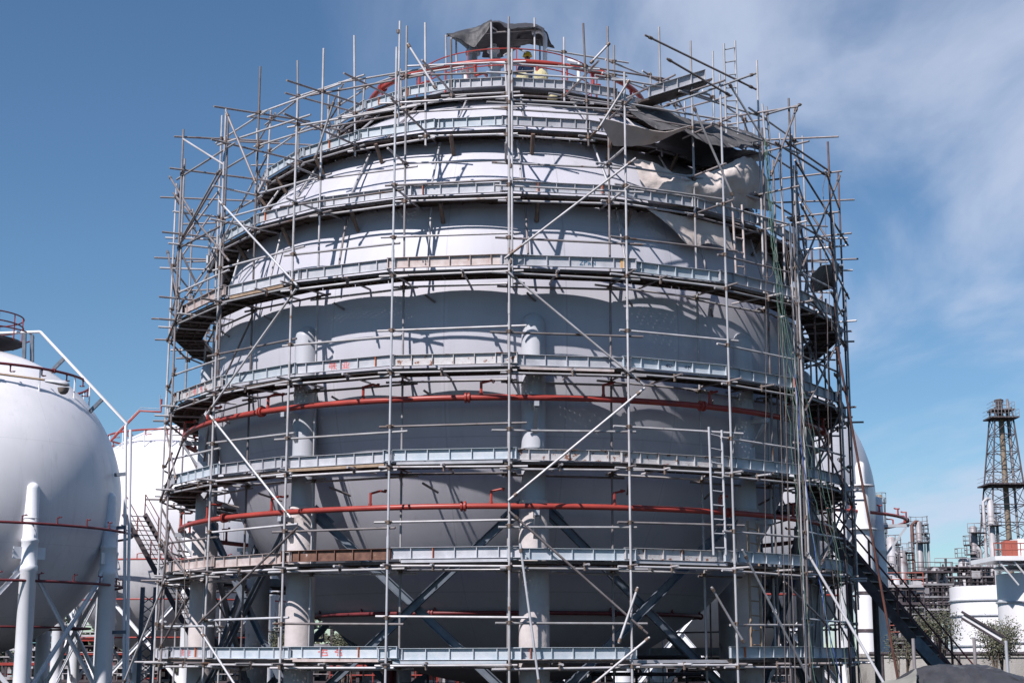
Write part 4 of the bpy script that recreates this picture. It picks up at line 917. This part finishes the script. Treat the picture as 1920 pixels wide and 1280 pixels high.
# ------------------------------------------------------------------ refinery on the right
def px_w(dx, Y): return dx / F * Y * 1.0
def column_tower(name, label, px, ytop, Y, rad, m, decks=(), side=None, cat='process column', ybase=None):
    p = at(px, ytop, Y); root = thing(name, label, cat, (p.x, p.y, 0)); b = MB()
    b.lathe((p.x, p.y, 0), [(rad, 0), (rad, p.z - rad * .5), (rad * .7, p.z - .15 * rad), (.001, p.z)], 20); b.build('vessel', m, root)
    dr = random.Random(px)
    for (yd, wd) in decks:
        z = at(px, yd, Y).z; c = Vector((p.x, p.y, 0)); a0 = dr.choice((-150, -40, 20, 60)); wd *= .75; d = MB(); n = 12; k = len(d.v); span_ = dr.choice((150, 200, 260))
        for i in range(n + 1):
            a = R(a0 + span_ * i / n)
            for (r_, z_) in ((rad, z), (rad + wd, z), (rad + wd, z + .1), (rad, z + .1)): d.v.append(pol(r_, a, z_, c))
        for i in range(n):
            for j in range(4): d._f((k + 4 * i + j, k + 4 * i + (j + 1) % 4, k + 4 * i + 4 + (j + 1) % 4, k + 4 * i + 4 + j))
        do = d.build('platform', 'refinery_dark', root); rl = MB()
        for zz_ in (.6, 1.15): rl.ring(c, rad + wd, z + zz_, .04, 24, 5, a0, a0 + span_)
        for i in range(6): rl.tube(pol(rad + wd, R(a0 + span_ * i / 5), z, c), pol(rad + wd, R(a0 + span_ * i / 5), z + 1.15, c), .04, 5)
        rl.build('hand_rail', 'refinery', do)
    if side:
        for (dx, m2, rr_, dt) in side:
            q = Vector((p.x + dx, p.y - rad * .6, 0)); MB().path([(q.x, q.y, 0), (q.x, q.y, p.z - dt), (q.x - dx * .5, q.y, p.z - dt + abs(dx) * .4), (p.x, p.y, p.z - dt + abs(dx) * .4)], rr_, 8).build('side_pipe', m2, root)
    ld = MB()
    for s_ in (-.25, .25): ld.tube((p.x + rad * .9 + .2, p.y - rad * .5 + s_, 1), (p.x + rad * .9 + .2, p.y - rad * .5 + s_, p.z - .5), .05, 5)
    ld.build('ladder', 'refinery_dark', root)
    return root
column_tower('stack', 'slim beige chimney stack just right of the white vent stack', 1648, 926, 170, .36, 'beige_stack', ((944, .6), (1000, .5)), cat='chimney')
column_tower('process_column', 'twin brown column with a crown of pipes rising alone right of the staircase', 1722, 976, 190, .42, 'refinery', ((985, .9), (1000, 1.0), (1018, 1.1)), ((-.9, 'rusty_pipe', .22, .5), (.95, 'refinery_light', .18, 2)))
column_tower('process_column', 'grey process column with three railed decks left of the flare tower', 1824, 985, 190, .5, 'refinery', ((1000, 1.4), (1022, 1.0), (1040, .9)), ((.6, 'refinery_light', .3, 3),))
column_tower('process_column', 'squat silver vessel beside the three-decked grey column', 1808, 1044, 188, .7, 'refinery_light', ((1046, .5),), None)
column_tower('process_column', 'tall pale column with two silver down pipes before the flare tower', 1856, 936, 200, .42, 'refinery_light', ((962, 1.2), (986, 1.1)), ((-.95, 'refinery_light', .22, .3), (.7, 'refinery', .16, 3)))
column_tower('process_column', 'short grey column with tight decks next to the beige chimney', 1691, 1030, 170, .55, 'refinery', ((1037, 1.0), (1050, 1.1), (1075, 1.0)), ((-.8, 'refinery_light', .2, 1),))
column_tower('process_column', 'pale column behind the red ring pipe left of the short grey column', 1670, 1005, 165, .45, 'refinery_light', ((1022, .8), (1045, 1.0), (1064, .9)), ((.7, 'refinery', .18, 2),))
# flare tower
YF = 235; base_z = 0
ft = thing('flare_tower', 'tall dark lattice flare tower at the right edge of the photograph', 'flare tower', (at(1888, 1100, YF).x, YF, 0))
zt = at(1878, 783, YF).z; xt = at(1877, 783, YF).x; wt_ = px_w(17, YF); zb_ = at(1880, 1020, YF).z; wb_ = px_w(38, YF); xb_ = at(1886, 1020, YF).x
def leg_at(sx, sy, z):
    t = (z - zb_) / (zt - zb_); wv = wb_ + (wt_ - wb_) * t; xc = xb_ + (xt - xb_) * t; return Vector((xc + sx * wv, YF + sy * wv, z))
cor = [(-1, -1), (1, -1), (1, 1), (-1, 1)]
for s_ in cor: MB().tube(leg_at(*s_, 0), leg_at(*s_, zt + 1.5), .13, 6).build('leg', 'refinery_dark', ft)
zs = [zt - (zt) * i / 14 for i in range(15)]
for i in range(14):
    za, zb2 = zs[i], zs[i + 1]; b = MB()
    for j in range(4):
        c0, c1 = cor[j], cor[(j + 1) % 4]; b.tube(leg_at(*c0, za), leg_at(*c1, za), .07, 5); b.tube(leg_at(*c0, za), leg_at(*c1, zb2), .055, 5); b.tube(leg_at(*c1, za), leg_at(*c0, zb2), .055, 5)
    b.build('lattice', 'refinery_dark', ft)
for (yy, e) in ((786, .75), (771, .35), (911, .8)):
    z = at(1880, yy, YF).z; c = (leg_at(-1, -1, z) + leg_at(1, 1, z)) / 2; hw = (leg_at(1, 1, z).x - leg_at(-1, -1, z).x) / 2 + e; b = MB(); b.abox(c.x - hw, c.x + hw, YF - hw, YF + hw, z, z + .22); po = b.build('platform', 'refinery_dark', ft)
    b = MB()
    for zz_ in (.7, 1.3): b.path([(c.x - hw, YF - hw, z + zz_), (c.x + hw, YF - hw, z + zz_), (c.x + hw, YF + hw, z + zz_), (c.x - hw, YF + hw, z + zz_)], .05, 5, True)
    for i in range(9): b.tube((c.x - hw + hw * i / 4, YF - hw, z), (c.x - hw + hw * i / 4, YF - hw, z + 1.3), .05, 5)
    b.build('hand_rail', 'refinery', po)
MB().path([(xb_ + .6, YF, 0), (xt, YF, zt), (xt - .2, YF, at(1872, 748, YF).z)], .42, 10).build('flare_pipe', 'beige_stack', ft); MB().path([(xb_ + 2.2, YF, 0), (xt + 1.2, YF, zt + 1), (xt + 1.1, YF, at(1879, 748, YF).z)], .2, 8).build('flare_pipe', 'refinery', ft)
zz2 = at(1872, 752, YF).z; MB().lathe((xt - .2, YF, zz2), [(.5, -2.2), (.55, -.3), (.7, 0), (.7, .2)], 14).build('flare_tip', 'refinery_dark', ft)
# white cylindrical tanks
def drum(label, x0, x1, ytop, Y, bands, domed=True):
    cx = at((x0 + x1) / 2, ytop, Y).x; rad = px_w((x1 - x0) / 2, Y); z = at((x0 + x1) / 2, ytop, Y - rad).z
    root = thing('storage_tank', label, 'storage tank', (cx, Y, 0)); MB().lathe((cx, Y, 0), [(rad, 0), (rad, z), (rad * .97, z + .05), (rad * .3, z + .2), (.001, z + .22)], 64).build('shell', 'white_stained', root)
    for zb3 in bands: MB().lathe((cx, Y, 0), [(rad + .06, zb3), (rad + .14, zb3 + .04), (rad + .14, zb3 + .14), (rad + .06, zb3 + .18)], 64).build('wind_girder', 'grey_steel', root)
    return root, cx, rad, z
d1 = drum('lower white cylindrical storage tank left of the bigger one', 1784, 1976, 1097, 150, (7.2, 5.8, 3.0))
d2 = drum('big white cylindrical storage tank with railed roof platform at the right edge', 1872, 2060, 1072, 128, (9.2, 6.4, 3.2))
root, cx, rad, z = d2; b = MB(); b.abox(cx - rad - 1.6, cx + rad, 128 - rad - .5, 128 + 2, z + .9, z + 1.25); po = b.build('roof_platform', 'white_paint', root)
b = MB(); b.abox(cx - rad + .9, cx + rad, 128 - rad + 1.4, 128, z + 1.25, z + 2.75); b.build('roof_house', 'white_paint', root)
b = MB(); xa = cx - rad - 1.6
for zz_ in (.5, 1.0): b.tube((xa, 128 - rad - .4, z + 1.25 + zz_), (cx + rad, 128 - rad - .4, z + 1.25 + zz_), .045, 5)
for i in range(12): b.tube((xa + i * .7, 128 - rad - .4, z + 1.25), (xa + i * .7, 128 - rad - .4, z + 2.3), .045, 5)
b.build('hand_rail', 'refinery_red', po); b = MB()
for i in range(4): b.tube((cx - rad - 1.3 + i * 1.2, 128 - rad - .3, z + .9), (cx - rad + .3 + i * 1.2, 128 - rad + .05, z - 1), .07, 5)
b.build('strut', 'white_paint', po)
b = MB(); b.abox(cx - rad - .1, cx - rad + 1.2, 128 - rad + 1.5, 128 - rad + 2.6, z + 1.25, z + 2.6); b.build('red_cabin', 'refinery_red', po)

# pipe racks
def rack(name, label, px0, px1, ytop, ybot, Y, seed, cols, nz=4, rails=True, depth=4, npipe=16, nv=12, pr=(.06, .22), bays=7):
    rr = random.Random(seed); xa, xb = at(px0, ytop, Y).x, at(px1, ytop, Y).x; zt_, z0 = at(px0, ytop, Y).z, max(0, at(px0, ybot, Y).z)
    root = thing(name, label, 'pipe rack', ((xa + xb) / 2, Y, 0))
    for i in range(bays + 1):
        for y in (Y, Y + depth):
            x = xa + (xb - xa) * i / bays; MB().abox(x - .09, x + .09, y - .09, y + .09, 0, zt_ - rr.uniform(0, .35) * (zt_ - z0)).build('post', cols[0], root)
    for j in range(nz):
        z = z0 + (zt_ - z0) * (j + .6) / nz; b = MB(); b.abox(xa, xb, Y - .15, Y + depth, z - .1, z + .1); do = b.build('floor_beam', rr.choice(cols), root)
        if rails and rr.random() < .8:
            rb = MB()
            for h in (.5, 1.0): rb.tube((xa, Y - .15, z + h), (xb, Y - .15, z + h), .04, 5)
            n = int((xb - xa) / 1.2)
            for i in range(n + 1): rb.tube((xa + (xb - xa) * i / n, Y - .15, z), (xa + (xb - xa) * i / n, Y - .15, z + 1.0), .035, 5)
            rb.build('hand_rail', rr.choice(cols), do)
    for i in range(npipe):
        z = rr.uniform(z0 + .3, zt_); y = Y + rr.uniform(0, depth); x_ = rr.uniform(xa, xb); x2 = min(xb, x_ + rr.uniform(.2, .7) * (xb - xa)); r_ = rr.uniform(*pr)
        pts = [(x_, y, z - rr.uniform(.3, 2)), (x_, y, z), (x2, y, z), (x2, y, z + rr.choice((-1, 1)) * rr.uniform(.4, 1.6))]; MB().path(pts, r_, 7).build('pipe', rr.choice(cols), root)
    for i in range(nv):
        x_ = rr.uniform(xa, xb); y = Y + rr.uniform(.2, depth); z = rr.uniform(z0, zt_ - .8); r_ = rr.uniform(.2, .55)
        b = MB()
        if rr.random() < .5: b.lathe((x_, y, z), [(r_ * .6, 0), (r_, .25), (r_, 1.0), (r_ * .5, 1.3), (.001, 1.35)], 12)
        else: b.abox(x_ - r_, x_ + r_, y - r_, y + r_, z, z + rr.uniform(.4, 1.2))
        b.build('vessel', rr.choice(cols), root)
RC = ['refinery_dark', 'refinery', 'refinery_light', 'refinery_dark', 'refinery']
rack('pipe_rack', 'tangled process structure of pipes and decks between the twin column and white tank', 1716, 1786, 1062, 1180, 165, 1, RC, 5, npipe=34, nv=22)
rack('pipe_rack', 'long high pipe rack above the lower white storage tank', 1752, 1862, 1056, 1110, 172, 2, RC, 3, npipe=22, nv=10)
rack('pipe_rack', 'pipe rack of dark steel behind the right staircase', 1630, 1730, 1085, 1250, 120, 3, RC + ['refinery_red'], 5, npipe=40, nv=22)
rack('pipe_rack', 'low red and white pipework between the legs of the left tank', 0, 110, 1180, 1300, 118, 4, ['refinery_dark', 'red_paint', 'refinery_light', 'refinery', 'teal'], 4, npipe=40, nv=20)
rack('pipe_rack', 'red railed pipework behind the lattice column at left', 110, 300, 1188, 1300, 110, 5, ['refinery_dark', 'red_paint', 'refinery_light', 'refinery', 'red_paint'], 4, npipe=44, nv=24)
rack('pipe_rack', 'dark pipe rack with red rails seen under the big tank at left', 400, 620, 1196, 1300, 96, 6, ['refinery_dark', 'refinery_dark', 'refinery', 'red_paint'], 3, npipe=30, nv=14)
rack('pipe_rack', 'low pipework with pale drums seen under the belly of the big tank', 620, 980, 1240, 1300, 90, 7, ['refinery_dark', 'refinery', 'refinery_light', 'red_paint'], 2, npipe=30, nv=16, depth=3)
rack('pipe_rack', 'dark pipe rack under the right half of the big tank', 980, 1480, 1205, 1300, 98, 8, ['refinery_dark', 'refinery_dark', 'refinery', 'refinery'], 3, npipe=36, nv=16)

# far trees beyond the plant, one unbroken belt
rr = random.Random(77); f = MB(); x = -75.
clumps = []
while x < 22:
    h = rr.uniform(4.5, 9.5); clumps.append((x, 215 + rr.uniform(-14, 14), h, rr.uniform(2.2, 4))); x += rr.uniform(1.6, 3.2)
for (cx_, cy_, h, rad_) in clumps:
    for i in range(170):
        a = rr.uniform(0, math.tau); t = rr.random(); q = Vector((cx_ + rad_ * math.sqrt(rr.random()) * math.cos(a), cy_ + rad_ * math.sin(a), h * (1 - t * t) * 1.0))
        u = Vector((rr.gauss(0, 1), rr.gauss(0, 1), rr.gauss(0, 1))).normalized(); v = u.orthogonal().normalized(); sz = rr.uniform(.25, .6)
        f.use('leaf_a' if rr.random() < .6 else 'leaf_b'); k = len(f.v); f.v += [q - u * sz, q + v * sz * .6, q + u * sz, q - v * sz * .6]; f._f((k, k + 1, k + 2, k + 3))
o = f.build('treeline', None, None, (-26, 215, 0)); o['kind'] = 'stuff'; o['label'] = 'dark green belt of far trees behind the left tanks'; o['category'] = 'tree belt'
